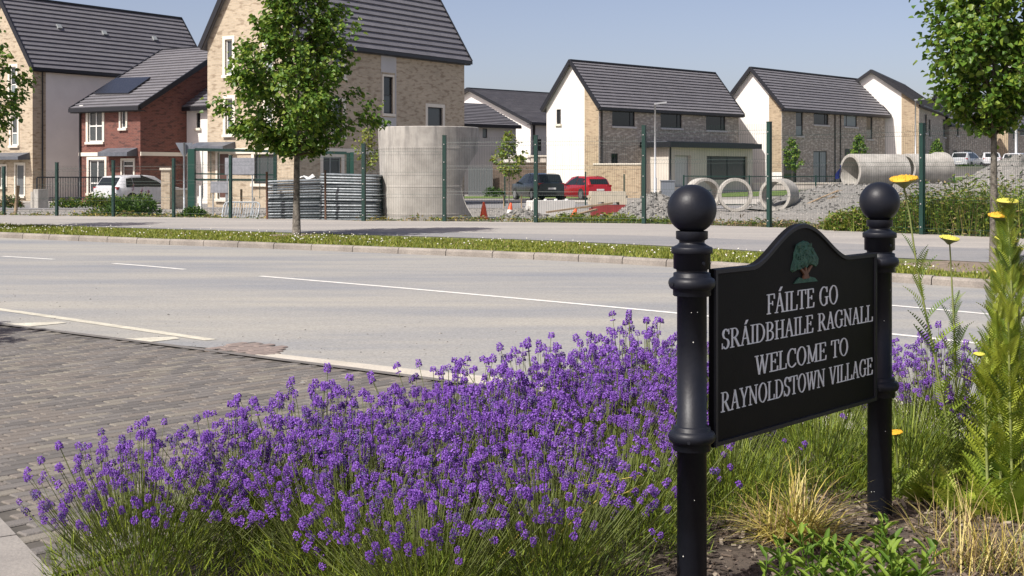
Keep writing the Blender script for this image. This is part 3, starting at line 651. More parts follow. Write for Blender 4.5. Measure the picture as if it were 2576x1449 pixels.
def house(name, label, cx, Y0, zg, theta, xl=None, D=None, xr=None, L=None, eave_y=None, ze=None, zr=None, wall_f='brick_tan', wall_g='brick_tan', ops_f=(), ops_g=(), strip=None, over=0.25, gauge=0.33, ridge_t=0.5, ze_far=None, verge=0.18, back=True, gutter=True, cat='house', strip_f=None):
    h = House(); k = (cx - HX) / FL; O = Vector((k * Y0, Y0)); c_, s_ = math.cos(R(theta)), math.sin(R(theta))
    h.F = Plane(O, (c_, s_), (s_, -c_)); h.G = Plane(O, (-s_, c_), (-c_, -s_))
    if xl is not None: D = h.G.sz(xl, 400)[0]
    if xr is not None: L = h.F.sz(xr, 400)[0]
    if ze is None: ze = h.F.sz(cx, eave_y)[1]
    h.D, h.L, h.ze, h.zr = D, L, ze, zr; zef = ze if ze_far is None else ze_far
    h.t = thing(name, label, cat, (O.x, O.y, zg)); T_ = h.t
    fo = [orect(h.F, *o[:4]) for o in ops_f]; go = [orect(h.G, *o[:4]) for o in ops_g]
    zb = zg - 1.2; hr = D * ridge_t
    segs = strip_f or [(0, L, wall_f)]
    for a0, a1, mt in segs:
        w_ = MB(); wall_face(w_, h.F, a0, a1, zb, ze, [o for o in fo if a0 - .01 < (o[0] + o[2]) / 2 < a1 + .01]); w_.build('wall', mt, T_)
    gm = strip or [(0, D, wall_g)]
    for a0, a1, mt in gm:
        w_ = MB(); zlow = min(ze, zef)
        wall_face(w_, h.G, a0, a1, zb, zlow, [o for o in go if a0 - .01 < (o[0] + o[2]) / 2 < a1 + .01])
        def roofz(q): return ze + (zr - ze) * q / hr if q <= hr else zr + (zef - zr) * (q - hr) / (D - hr)
        pts = [a0] + ([hr] if a0 < hr < a1 else []) + [a1]
        poly = [(a0, zlow), (a1, zlow)] + [(q, roofz(q) - 0.01) for q in reversed(pts)]
        poly2 = []
        for p in poly:
            if not poly2 or (abs(p[0] - poly2[-1][0]) + abs(p[1] - poly2[-1][1])) > 0.02: poly2.append(p)
        w_.face([h.G.pt(*p) for p in poly2], 0, poly2)
        w_.build('wall', mt, T_)
    if back:
        w_ = MB(); A0, B0 = h.G.pt(D, zb), h.G.pt(D, zef); dL = Vector((*h.F.d, 0)) * L
        w_.face([A0 + dL, A0, B0, B0 + dL], 0, [(0, zb), (L, zb), (L, zef), (0, zef)])
        E0, E1 = h.F.pt(L, zb), h.F.pt(L, ze); Rg = h.G.pt(hr, zr) + dL
        w_.face([E0, A0 + dL, B0 + dL, Rg, E1], 0, [(0, zb), (D, zb), (D, zef), (hr, zr), (0, ze)])
        w_.build('wall', wall_f, T_)
    # roof
    fd, gd = Vector((*h.F.d, 0)), Vector((*h.G.d, 0)); sl = (zr - ze) / hr; slb = (zr - zef) / (D - hr)
    ov = over; up = Vector((0, 0, 1)); lift = 0.13
    e0 = h.F.pt(-ov, ze - ov * sl + lift) - gd * ov; e1 = e0 + fd * (L + 2 * ov); r0 = h.G.pt(hr, zr + lift) - fd * ov; r1 = r0 + fd * (L + 2 * ov)
    h.roof = roof_slope(T_, e0, e1, r1, r0, gauge)
    b0 = h.G.pt(D + ov, zef - ov * slb + lift) - fd * ov; b1 = b0 + fd * (L + 2 * ov)
    m_ = MB(); n2 = Vector((0, 0, .12)); m_.face([b1, b0, r0, r1]); m_.face([r1 - n2, r0 - n2, b0 - n2, b1 - n2]); m_.face([b0, b0 - n2, r0 - n2, r0]); m_.face([b1 - n2, b1, r1, r1 - n2]); m_.face([b1, b1 - n2, b0 - n2, b0]); m_.build('roof', 'tile', T_)
    h.e0, h.e1, h.r0, h.r1, h.b0 = e0, e1, r0, r1, b0
    beam('ridge_tile', r0 + up * .05, r1 + up * .05, 0.22, 0.10, 'fascia', h.roof)
    for base in (e0, e1):
        top = r0 if base is e0 else r1
        beam('verge', base - fd * 0.0 + up * (-.02), top + up * (-.02), 0.07, verge + .08, 'fascia', T_)
    for base, top in ((b0, r0), (b1, r1)): beam('verge', base - up * .02, top - up * .02, 0.07, verge + .08, 'fascia', T_)
    beam('gutter', e0 - up * .07 - gd * .05, e1 - up * .07 - gd * .05, 0.13, 0.16, 'fascia', T_)
    beam('soffit', e0 - up * .17 + gd * ov * .55, e1 - up * .17 + gd * ov * .55, ov * 1.0, 0.05, 'fascia', T_)
    for o, spec in zip(fo, ops_f): window(T_, h.F, o, **(spec[4] if len(spec) > 4 else {}))
    for o, spec in zip(go, ops_g): window(T_, h.G, o, **(spec[4] if len(spec) > 4 else {}))
    return h
def pipe(h, pl, s_, z0, z1, r=0.045):
    m_ = MB(); m_.tube([pl.pt(s_, z0, .07), pl.pt(s_, z1, .07)], r, 8); m_.build('downpipe', 'fascia', h.t)
def canopy(h, pl, x0, y0, x1, y1, dep=0.8):
    o = orect(pl, x0, y0, x1, y1); A = ax3(pl); m_ = MB()
    a, b, z0, z1 = o[0], o[2], o[1], o[3]; zl = z0 + (z1 - z0) * .45
    P = lambda q, z, w_: pl.pt(q, z, w_)
    m_.face([P(a, zl, dep), P(b, zl, dep), P(b, z1, .01), P(a, z1, .01)]); m_.face([P(a, z0, dep), P(b, z0, dep), P(b, zl, dep), P(a, zl, dep)])
    m_.face([P(a, z0, .01), P(a, z0, dep), P(a, zl, dep), P(a, z1, .01)]); m_.face([P(b, z0, dep), P(b, z0, .01), P(b, z1, .01), P(b, zl, dep)]); m_.face([P(a, z0, .01), P(b, z0, .01), P(b, z0, dep), P(a, z0, dep)])
    return m_.build('canopy', 'lead', h.t)
W1 = dict(frame='frame_white', pane=('glass_pale', 'glass_mid'), h=(0.42,), sur=0.16, fw=0.07)
# A: tall tan brick house at the left edge
hA = house('brick_house', 'tall tan brick house at the left edge with blank white side wall', 82, 75.0, -0.1, 57, D=5.7, L=13.6, ze=7.75, zr=11.75, wall_f='render_cream',
    strip_f=[(0, 0.9, 'brick_tan'), (0.9, 13.6, 'render_white')],
    ops_g=[(25, 168, 41, 245, W1), (28, 292, 44, 366, W1), (40, 414, 61, 492, dict(frame='frame_white', pane='door_grey', sur=0.12, name='door', fw=.05)), (0, 420, 14, 470, W1)], gauge=0.34)
canopy(hA, hA.G, -10, 384, 75, 402)
pipe(hA, hA.F, 0.62, -0.1, 7.6)
for x, y in ((190, 114 / 1.0), (378, 133 / 1.0), (585, 155 / 1.0)):
    pass
rn = (hA.e1 - hA.e0).cross(hA.r0 - hA.e0).normalized(); rn = rn if rn.z > 0 else -rn
for u_, v_ in ((0.235, .62), (0.47, .60), (0.755, .60)):
    p = hA.e0.lerp(hA.e1, u_).lerp(hA.r0.lerp(hA.r1, u_), v_); m_ = MB(); m_.box(p + rn * .09, (0.3, 0.3, 0.12), ((hA.e1 - hA.e0).normalized(), (hA.r0 - hA.e0).normalized(), rn)); m_.build('roof_vent', 'frame_grey', hA.roof)
# B: tall tan brick house behind the street tree
W2 = dict(frame='frame_dark', pane='glass_mid', sur=0.17, fw=0.07)
hB = house('brick_house', 'tall three-storey tan brick house behind the street tree', 745, 59.0, -0.05, 57, xl=522, xr=1168, ze=7.75, zr=12.3,
    ops_g=[(567, 99, 585, 189, W1), (568, 248, 586, 338, W1), (548, 384, 576, 500, dict(frame='frame_white', pane='door_brown', sur=0.12, name='door', fw=.05)), (640, 388, 690, 462, W2), (668, 105, 686, 189, W1), (668, 250, 686, 338, W1)],
    ops_f=[(964, 193, 988, 286, dict(frame='frame_dark', pane=('glass_mid', 'glass'), h=(.5,), sur=0.10, fw=.06)), (1075, 270, 1113, 336, W2), (838, 255, 862, 342, W2), (812, 395, 858, 462, dict(frame='frame_grey', pane='glass_mid', v=(.45,), sur=0.2)), (842, 118, 864, 196, W1)], gauge=0.36)
canopy(hB, hB.G, 500, 357, 592, 379)
o = orect(hB.F, 958, 112, 996, 330)
m_ = MB(); wo_ = orect(hB.F, 962, 191, 990, 288)
for a0, z0, a1, z1 in ((o[0], wo_[3] + .16, o[2], 7.7), (o[0], 0.2, o[2], wo_[1] - .14), (o[0], wo_[1] - .14, wo_[0] - .11, wo_[3] + .16), (wo_[2] + .11, wo_[1] - .14, o[2], wo_[3] + .16)):
    m_.box(hB.F.pt((a0 + a1) / 2, (z0 + z1) / 2, 0.0), (a1 - a0, 0.05, z1 - z0), ax3(hB.F))
m_.build('render_strip', 'render_grey', hB.t)
zbd = hB.G.sz(680, 379)[1]
m_ = MB(); m_.box(hB.G.pt(hB.D / 2 - .4, zbd, 0.02), (hB.D - .8, .08, .26), ax3(hB.G)); m_.build('band', 'surround', hB.t)
m_ = MB(); m_.box(hB.F.pt(2.8, zbd, 0.02), (5.4, .08, .26), ax3(hB.F)); m_.build('band', 'surround', hB.t)
# red brick house between them
class _(object): pass
hR = _(); Y0 = 68.3; O = Vector(((353 - HX) / FL * Y0, Y0)); c_, s_ = math.cos(R(57)), math.sin(R(57))
hR.F = Plane(O, (-s_, c_), (-c_, -s_)); hR.S = Plane(O, (c_, s_), (s_, -c_))
hR.t = thing('brick_house', 'red brick house with low grey roof and a solar panel', 'house', (O.x, O.y, -0.1))
DR = hR.F.sz(200, 400)[0]; zeR = 5.05; LR = 12.4; zrR = 8.55
W3 = dict(frame='frame_white', pane='glass_mid', v=(.5,), h=(.5,), sur=0.16, fw=.07)
opsR = [((222, 277, 258, 357), W3), ((304, 276, 317, 322), dict(frame='frame_white', pane='glass_mid', sur=.12)), ((224, 402, 264, 486), dict(frame='frame_white', pane='glass_mid', v=(.5,), h=(.3,), sur=.16, fw=.07)), ((308, 404, 336, 500), dict(frame='frame_white', pane=('door_brown', 'glass_mid'), h=(.86,), sur=.12, name='door'))]
rr = [orect(hR.F, *o) for o, _s in opsR]
m_ = MB(); wall_face(m_, hR.F, 0, DR, -1.2, zeR, rr); m_.build('wall', 'brick_red', hR.t)
for o, (_q, sp_) in zip(rr, opsR): window(hR.t, hR.F, o, **sp_)
m_ = MB(); poly = [(0, -1.2), (LR, -1.2), (LR, zeR), (LR / 2, zrR), (0, zeR)]; m_.face([hR.S.pt(*p) for p in poly], 0, poly); m_.build('wall', 'brick_red', hR.t)
m_ = MB(); Fd = Vector((*hR.F.d, 0)) * DR; m_.face([hR.S.pt(*p) + Fd for p in reversed(poly)], 0, list(reversed(poly))); m_.build('wall', 'brick_red', hR.t)
sl = (zrR - zeR) / (LR / 2); ov = .35; Sd = Vector((*hR.S.d, 0)); fdn = Fd.normalized(); lift = .12
e1 = hR.S.pt(-ov, zeR - ov * sl + lift) - fdn * ov; e0 = e1 + fdn * (DR + 2 * ov); r1 = hR.S.pt(LR / 2, zrR + lift) - fdn * ov; r0 = r1 + fdn * (DR + 2 * ov)
hR.roof = roof_slope(hR.t, e0, e1, r1, r0, 0.36)
b1 = hR.S.pt(LR + ov, zeR - ov * sl + lift) - fdn * ov; b0 = b1 + fdn * (DR + 2 * ov)
m_ = MB(); m_.face([b0, b1, r1, r0]); m_.build('roof', 'tile', hR.t)
beam('ridge_tile', r0, r1, .2, .12, 'fascia', hR.roof)
up = Vector((0, 0, 1))
for p, q in ((e1, r1), (e0, r0), (b1, r1)): beam('verge', p - up * .03, q - up * .03, .08, .26, 'fascia', hR.t)
beam('gutter', e0 - up * .08 - Sd * .05, e1 - up * .08 - Sd * .05, .14, .2, 'fascia', hR.t)
beam('soffit', e0 - up * .2 + Sd * .2, e1 - up * .2 + Sd * .2, .36, .05, 'fascia', hR.t)
zb_ = hR.F.sz(240, 388)[1]
m_ = MB(); m_.box(hR.F.pt(DR - 1.0, zb_, .02), (2.0, .07, .2), ax3(hR.F)); m_.build('band', 'surround', hR.t)
m_ = MB(); m_.box(hR.S.pt(4.6, zb_, .02), (9.2, .07, .2), ax3(hR.S)); m_.build('band', 'surround', hR.t)
canopy(hR, hR.F, 272, 372, 346, 393, .7)
m_ = MB(); o = orect(hR.F, 203, 267, 213, 276); m_.box(hR.F.pt((o[0] + o[2]) / 2, (o[1] + o[3]) / 2, .06), (.3, .1, .28), ax3(hR.F)); m_.build('alarm_box', 'frame_white', hR.t)
m_ = MB(); m_.tube([hR.F.pt(DR - .12, -.1, .07), hR.F.pt(DR - .12, 4.8, .07)], .05, 8); m_.build('downpipe', 'fascia', hR.t)
rn = (e1 - e0).cross(r0 - e0).normalized(); rn = rn if rn.z > 0 else -rn
def on_roof(x, y):
    d_ = Vector(((x - HX) / FL, 1, -(y - HY) / FL)); c0 = Vector((0, 0, CZ)); t_ = (e0 - c0).dot(rn) / d_.dot(rn); return c0 + d_ * t_
q4 = [on_roof(x, y) + rn * .16 for x, y in ((238.5, 241), (325, 240), (381, 200), (294, 202))]
m_ = MB(); m_.face(q4); m_.face([p - rn * .07 for p in reversed(q4)])
for k in range(4): a, b = q4[k], q4[(k + 1) % 4]; m_.face([a - rn * .07, b - rn * .07, b, a])
m_.build('solar_panel', 'solar', hR.roof)
# white annex between the red house and the tall house
Wp = Plane(Vector(((530 - HX) / FL * 70, 70)), (-s_, c_), (-c_, -s_))
an = thing('white_annex', 'small white rendered annex between the red house and tall tan house', 'house', (Wp.O.x, Wp.O.y, 0))
a_end = Wp.sz(468, 400)[0]; za = Wp.sz(500, 272)[1]; o = orect(Wp, 494, 284, 504, 322)
m_ = MB(); wall_face(m_, Wp, -1.5, a_end, -1.2, za, [o]); m_.build('wall', 'render_white', an); window(an, Wp, o, sill='surround')
A1 = Wp.pt(-1.5, za + .05, .3); A0_ = Wp.pt(a_end + .3, za + .05, .3); Bk = Vector((c_, s_, 0)) * 3.6 + up * 2.3
ra = roof_slope(an, A0_, A1, A1 + Bk, A0_ + Bk, .36); beam('gutter', A0_ - up * .1, A1 - up * .1, .14, .2, 'fascia', an)
# C: semi-detached pair in the middle
WD = dict(frame='frame_dark', pane='glass', v=(.82,), sill='render_grey', fw=.07)
hC = house('semi_detached_house', 'two-storey house with white gable, brick front and cream flat-roofed extension', 1507, 88.0, -0.1, 45, xl=1375, xr=1858, ze=6.1, zr=9.05, wall_f='brick_mixed', wall_g='render_white',
    ops_f=[(1540, 273, 1597, 318, WD), (1662, 279, 1715, 322, WD), (1776, 285, 1825, 328, WD), (1538, 386, 1555, 418, dict(pane='glass')), (1638, 388, 1661, 506, dict(pane='door_grey', name='door'))],
    ops_g=[(1400, 275, 1411, 312, dict(frame='frame_dark', pane='glass', sill='surround'))], gauge=0.29, over=.28)
# brick return on the gable next to the corner
m_ = MB(); qs = hC.G.sz(1471, 300)[0]; poly = [(0.02, -1.2), (qs, -1.2), (qs, hC.ze + (hC.zr - hC.ze) * qs / (hC.D / 2) - .05), (0.02, hC.ze)]
m_.prism(poly, lambda u, v, w_: hC.G.pt(u, v, w_ + .025), .03); w_o = m_.build('brick_return', 'brick_buff', hC.t)
ul = w_o.data.uv_layers.new(name='UVMap')
for lp in w_o.data.loops:
    v = w_o.data.vertices[lp.vertex_index].co; ul.data[lp.index].uv = ((Vector((v.x, v.y)) - hC.G.O).dot(hC.G.d), v.z)
pipe(hC, hC.F, .22, -.1, 5.9)
# its flat-roofed extension stands out towards the road
eo = hC.F.O + hC.F.n * 2.1; EP = Plane(eo, hC.F.d, hC.F.n); ea, eb = EP.sz(1682, 400)[0], EP.sz(1893, 400)[0]; zt_ = EP.sz(1780, 372)[1]
opE = [orect(EP, 1698, 391, 1738, 470), orect(EP, 1778, 393, 1880, 452)]
m_ = MB(); wall_face(m_, EP, ea, eb, -1.2, zt_, opE, 0, .3)
SP = Plane(EP.O + EP.d * ea, -EP.n, -EP.d); m_.face([SP.pt(2.1, -1.2), SP.pt(0, -1.2), SP.pt(0, zt_), SP.pt(2.1, zt_)]); SQ = EP.O + EP.d * eb
m_.face([Vector((*SQ, -1.2)), Vector((*(SQ - EP.n * 2.1), -1.2)), Vector((*(SQ - EP.n * 2.1), zt_)), Vector((*SQ, zt_))])
ext = m_.build('extension', 'render_cream', hC.t)
window(ext, EP, opE[1], pane='glass_mid', v=(.16, .55), fw=.09, rec=.2, name='window'); window(ext, EP, opE[0], frame='frame_grey', pane='door_white', rec=.28, name='door')
rf = MB(); c3 = EP.pt((ea + eb) / 2 - .1, zt_ + .17, -.75); rf.box(c3, (eb - ea + .9, 2.7, .36), ax3(EP)); rfo = rf.build('extension_roof', 'fascia', hC.t)
rf = MB(); rf.box(EP.pt((ea + eb) / 2 - .1, zt_ + .36, -.85), (eb - ea + .4, 1.9, .08), ax3(EP)); rf.build('roof_sheet', 'lead', rfo)
m_ = MB(); m_.tube([EP.pt(ea + .12, -.1, .07), EP.pt(ea + .12, zt_, .07)], .05, 8); m_.build('downpipe', 'fascia', hC.t)
# D
WL = dict(frame='frame_dark', pane=('glass_pale', 'glass_mid'), h=(.42,), sill='render_grey', fw=.07)
hD = house('semi_detached_house', 'second two-storey house with white gable and mottled brick front behind the fence', 1967, 100.0, 0.5, 48, xl=1822, xr=2226, ze=6.66, zr=9.5, wall_f='brick_mixed', wall_g='render_white',
    ops_f=[(2002, 279, 2020, 342, WL), (2047, 281, 2084, 314, WD), (2123, 288, 2156, 319, dict(frame='frame_dark', pane='glass_pale', v=(.25,), sill='render_grey')), (2180, 291, 2195, 350, WL), (2046, 380, 2081, 470, dict(pane='glass_pale', v=(.5,), fw=.08)), (1972, 380, 2004, 470, dict(pane='glass')), (2125, 374, 2160, 400, dict(pane='glass'))], gauge=0.32, over=.36)
m_ = MB(); qs = hD.G.sz(1935, 300)[0]; poly = [(0.02, 1.6), (qs, 1.6), (qs, hD.ze + (hD.zr - hD.ze) * qs / (hD.D / 2) - .05), (0.02, hD.ze)]
m_.prism(poly, lambda u, v, w_: hD.G.pt(u, v, w_ + .025), .03); w_o = m_.build('brick_return', 'brick_buff', hD.t)
ul = w_o.data.uv_layers.new(name='UVMap')
for lp in w_o.data.loops:
    v = w_o.data.vertices[lp.vertex_index].co; ul.data[lp.index].uv = ((Vector((v.x, v.y)) - hD.G.O).dot(hD.G.d), v.z)
for x in (2099, 2113): pipe(hD, hD.F, hD.F.sz(x, 300)[0], .3, 6.4)
# E
hE = house('semi_detached_house', 'third two-storey house with broad white gable and brick corner', 2312, 112.0, 1.2, 66, D=7.9, xr=2378, ze=7.4, zr=10.2, wall_f='brick_mixed', wall_g='render_white', ops_f=[(2326, 287, 2332, 335, WL), (2336, 300, 2341, 345, WL), (2372, 300, 2378, 345, WL)], ops_g=[(2272, 398, 2308, 450, dict(pane='glass', v=(.4,)))], gauge=.3, over=.35)
m_ = MB(); qs = hE.G.sz(2268, 300)[0]; poly = [(0.02, 2.55), (qs, 2.55), (qs, hE.ze + (hE.zr - hE.ze) * qs / (hE.D / 2) - .05), (0.02, hE.ze)]
m_.prism(poly, lambda u, v, w_: hE.G.pt(u, v, w_ + .025), .03); w_o = m_.build('brick_return', 'brick_buff', hE.t)
ul = w_o.data.uv_layers.new(name='UVMap')
for lp in w_o.data.loops:
    v = w_o.data.vertices[lp.vertex_index].co; ul.data[lp.index].uv = ((Vector((v.x, v.y)) - hE.G.O).dot(hE.G.d), v.z)
# F, G farther right
hF = house('terraced_house', 'far brick terrace with long dark roof left of the right-hand street tree', 2388, 132.0, 1.2, 44, xl=2322, xr=2505, ze=6.7, zr=9.2, wall_f='brick_mixed', wall_g='brick_mixed', ops_f=[(2407, 307, 2412, 342, WD), (2430, 307, 2449, 328, WD), (2466, 308, 2484, 330, WD), (2425, 378, 2445, 396, WD), (2398, 378, 2408, 396, WD)], gauge=.35, over=.3)
hG = house('terraced_house', 'far brick terrace with buff gable at the right edge of the picture', 2536, 142.0, 1.2, 44, xl=2488, xr=2700, ze=6.75, zr=9.0, wall_f='brick_mixed', wall_g='brick_buff', ops_f=[(2548, 315, 2556, 350, WD), (2566, 315, 2585, 340, WD)], gauge=.38, over=.3)
# H: white house far behind, left of C
hH = house('white_house', 'far white gabled house seen between the tall tan house and the pair', 1335, 110.0, -0.1, 45, D=14.6, L=11, ze=5.75, zr=8.75, wall_f='render_grey', wall_g='render_white', ops_f=[(1340, 308, 1347, 350, dict(pane='glass')), (1352, 350, 1362, 380, dict(pane='glass'))], gauge=.3, over=.45)
pipe(hH, hH.F, .3, -.1, 5.5)
hL = _(); LP = Plane(Vector(((1150 - HX) / FL * 98, 98)), (math.cos(R(45)), math.sin(R(45))), (math.sin(R(45)), -math.cos(R(45))))
lo = thing('low_white_wing', 'low grey-white wing with dark tiled roof in front of the far white house', 'house', (LP.O.x, LP.O.y, -.1))
q1 = LP.sz(1298, 400)[0]; zl = LP.sz(1220, 318)[1]; o = orect(LP, 1214, 323, 1226, 347)
m_ = MB(); wall_face(m_, LP, -3, q1, -1.2, zl, [o]); m_.face([LP.pt(q1, -1.2), LP.pt(q1, -1.2, -5), LP.pt(q1, zl, -5), LP.pt(q1, zl)]); m_.build('wall', 'render_grey', lo); window(lo, LP, o, pane='glass_pale')
A0_ = LP.pt(-3, zl + .1, .3); A1 = LP.pt(q1 + .25, zl + .1, .3); Bk = Vector((*-LP.n, 0)) * 4.2 + up * 1.9
roof_slope(lo, A0_, A1, A1 + Bk, A0_ + Bk, .33); beam('gutter', A0_ - up * .1, A1 - up * .1, .16, .22, 'fascia', lo)
hK = house('distant_house', 'distant dark roof peeping over the far white house', 1372, 150.0, 0.2, 45, D=10, L=12, ze=8.0, zr=10.2, wall_f='render_grey', wall_g='render_white', gauge=.5)
# ------------------------------------------------------------------ estate ground strips
plain('lawn', (0.07, 0.12, 0.02), 0.95, col2=(0.13, 0.19, 0.04), scale=3, bump=0.8, bscale=40)
plain('pale_concrete', (0.40, 0.375, 0.33), 0.9, col2=(0.50, 0.47, 0.42), scale=1.2, fine=.1)
plain('gravel', (0.15, 0.145, 0.135), 0.95, col2=(0.25, 0.24, 0.22), scale=9, bump=1.0, bscale=28, detail=10, fine=.3, fscale=30)
plain('stone_dark', (0.11, 0.105, 0.10), .95); plain('stone_mid', (0.19, 0.183, 0.17), .95); plain('stone_pale', (0.31, 0.295, 0.27), .95)
def drape(name, a, b, mat, dz=0.02, n=14):
    """strip between two picture/world polylines laid on the terrain"""
    a = [Vector(p) for p in a]; b = [Vector(p) for p in b]; rows = []
    def samp(P, t):
        k = t * (len(P) - 1); i = min(int(k), len(P) - 2); return P[i].lerp(P[i + 1], k - i)
    for i in range(n + 1):
        p, q = samp(a, i / n), samp(b, i / n); r_ = []
        for j in range(7):
            c = p.lerp(q, j / 6); r_.append((c.x, c.y, terr(c.x, c.y) + dz))
        rows.append(r_)
    m_ = MB(); m_.grid(rows, 0, False, True); o = m_.build(name, mat); o['kind'] = 'structure'
    bm = bmesh.new(); bm.from_mesh(o.data); bmesh.ops.recalc_face_normals(bm, faces=bm.faces[:])
    if sum(f.normal.z for f in bm.faces) < 0: bmesh.ops.reverse_faces(bm, faces=bm.faces[:])
    bm.to_mesh(o.data); bm.free(); return o
drape('lawn', [(-8, 83), (6, 83)], [(-8, 90), (6, 90)], 'lawn')
drape('pavement', [(-36, 71), (-8, 72), (6, 72)], [(-36, 74), (-8, 77), (6, 78)], 'pale_concrete')
drape('estate_road', [(-40, 52), (-10, 58), (6, 60)], [(-40, 66), (-10, 68), (6, 69)], 'track_mat', .015)
drape('lawn', [(13, 84), (26, 88)], [(15, 94), (28, 97)], 'lawn', .03)
drape('pavement', [(9, 66), (30, 76)], [(10, 76), (30, 86)], 'pale_concrete', .03)
drape('estate_road', [(9, 58), (34, 66)], [(9, 64), (34, 74)], 'track_mat', .02)
drape('lawn', [(34, 96), (60, 122)], [(34, 104), (60, 132)], 'lawn', .03)

# ------------------------------------------------------------------ mesh fence along the path
plain('fence_green', (0.008, 0.036, 0.028), 0.45, var=.15, scale=3)
plain('fence_bright', (0.012, 0.062, 0.046), 0.45)
plain('bolt_steel', (0.5, 0.5, 0.48), 0.4, metal=.6)
fence = thing('mesh_fence', 'dark green welded mesh fence with square posts along the footpath', 'fence', (FP[7][0], FP[7][1], .12))
for k, (x, y, zt) in enumerate(FP):
    t = (fl[min(k + 1, len(fl) - 1)] - fl[max(k - 1, 0)]).normalized(); n = Vector((-t.y, t.x)); A = (Vector((*t, 0)), Vector((*n, 0)), Vector((0, 0, 1)))
    m_ = MB(); sw = .085 if k < 7 else 0.105; m_.box((x, y, (zt - .1) / 2), (sw, sw, zt + .1), A); pst = m_.build('post', 'fence_green', fence)
    m_ = MB(); m_.box((x, y, zt + .012), (sw + .012, sw + .012, .024), A); m_.build('post_cap', 'fence_green', pst)
    for q in range(5):
        m_ = MB(); c = Vector((x, y, .3 + q * (zt - .55) / 4)) - Vector((*n, 0)) * (sw / 2 + .008); m_.box(c, (.03, .012, .03), A); m_.build('clip', 'bolt_steel' if k > 6 else 'fence_green', pst)
for k in range(len(FP) - 1):
    a, b = FP[k], FP[k + 1]; p, q = Vector(a[:2]), Vector(b[:2]); t = (q - p); Ls = t.length; t.normalize(); n = Vector((-t.y, t.x)); zt = min(a[2], b[2]) - (0.05 if k > 7 else .12)
    m_ = MB(); z0 = 0.17; H = zt - z0; folds = [z0 + H * f for f in (.02, .33, .64, .93)]
    N = int((Ls - .12) / .0525)
    def wire(P, Q, r=.0027):
        d = (Q - P).normalized(); u = d.cross(Vector((n.x, n.y, .3))).normalized() * r; v = d.cross(u).normalized() * r
        A_ = [P + u, P + v, P - u, P - v]; B_ = [Q + u, Q + v, Q - u, Q - v]
        for i in range(4): j = (i + 1) % 4; m_.face([A_[i], A_[j], B_[j], B_[i]])
    n3 = Vector((*n, 0))
    for i in range(N + 1):
        c = p + t * (.06 + (Ls - .12) * i / N); pts = [Vector((*c, z0 - .03))]
        for fz in folds: pts += [Vector((*c, fz - .05)), Vector((*c, fz)) - n3 * .045, Vector((*c, fz + .05))]
        pts.append(Vector((*c, zt + .03)))
        for u_ in range(len(pts) - 1): wire(pts[u_], pts[u_ + 1])
    for fz in folds:
        for dz_ in (-.05, .05):
            wire(Vector((*(p + t * .05), fz + dz_)) - n3 * .006, Vector((*(q - t * .05), fz + dz_)) - n3 * .006, .0032)
    m_.build('mesh_panel', 'fence_green', fence, 'stuff')

# ------------------------------------------------------------------ precast concrete chamber
def drum_mat():
    m, t, b = nodes('drum_concrete'); L = t.links; tc = t.nodes.new('ShaderNodeTexCoord')
    n = t.nodes.new('ShaderNodeTexNoise'); n.inputs['Scale'].default_value = 1.3; n.inputs['Detail'].default_value = 9; n.inputs['Roughness'].default_value = .7; L.new(tc.outputs['Object'], n.inputs['Vector'])
    r = ramp(t, [(.3, (.27, .255, .23)), (.55, (.40, .38, .345)), (.72, (.47, .45, .41))]); L.new(n.outputs[0], r.inputs[0])
    mp = t.nodes.new('ShaderNodeMapping'); mp.inputs['Scale'].default_value = (3.2, 3.2, .5); L.new(tc.outputs['Object'], mp.inputs[0])
    n2 = t.nodes.new('ShaderNodeTexNoise'); n2.inputs['Scale'].default_value = 1.6; n2.inputs['Detail'].default_value = 7; L.new(mp.outputs[0], n2.inputs['Vector'])
    sx = t.nodes.new('ShaderNodeSeparateXYZ'); L.new(tc.outputs['Object'], sx.inputs[0])
    mr = t.nodes.new('ShaderNodeMapRange'); mr.inputs[1].default_value = 1.6; mr.inputs[2].default_value = 3.0; L.new(sx.outputs['Z'], mr.inputs[0])
    mu = t.nodes.new('ShaderNodeMath'); mu.operation = 'MULTIPLY'; r2 = ramp(t, [(.46, (0, 0, 0)), (.62, (1, 1, 1))]); L.new(n2.outputs[0], r2.inputs[0]); L.new(r2.outputs[0], mu.inputs[0]); L.new(mr.outputs[0], mu.inputs[1])
    mu2 = t.nodes.new('ShaderNodeMath'); mu2.operation = 'MULTIPLY'; mu2.inputs[1].default_value = .6; L.new(mu.outputs[0], mu2.inputs[0])
    mx = t.nodes.new('ShaderNodeMix'); mx.data_type = 'RGBA'; L.new(mu2.outputs[0], mx.inputs[0]); L.new(r.outputs[0], mx.inputs[6]); mx.inputs[7].default_value = (.13, .125, .12, 1)
    L.new(mx.outputs[2], b.inputs['Base Color']); b.inputs['Roughness'].default_value = .9
    bp = t.nodes.new('ShaderNodeBump'); bp.inputs['Strength'].default_value = .25; bp.inputs['Distance'].default_value = .02; L.new(n.outputs[0], bp.inputs['Height']); L.new(bp.outputs[0], b.inputs['Normal'])
drum_mat()
dc = Vector(((1078 - HX) / FL * 42.2, 42.2, 0.03)); Rd = 1.62
prof = [(Rd * .93, 0), (Rd * .935, .22), (Rd * .938, .232), (Rd * .938, .265), (Rd * .936, .272), (Rd * .955, 1.08), (Rd * .959, 1.088), (Rd * .959, 1.128), (Rd * .956, 1.135), (Rd * .985, 2.28), (Rd * .9885, 2.287), (Rd * .9885, 2.335), (Rd * .986, 2.342), (Rd * 1.0, 2.97), (Rd * .985, 2.99), (Rd * .88, 2.99), (Rd * .87, 2.9), (Rd * .80, .0)]
m_ = MB(); m_.lathe(prof + [prof[0]], (0, 0, 0), 96); me = m_.mesh('concrete_chamber', 'drum_concrete')
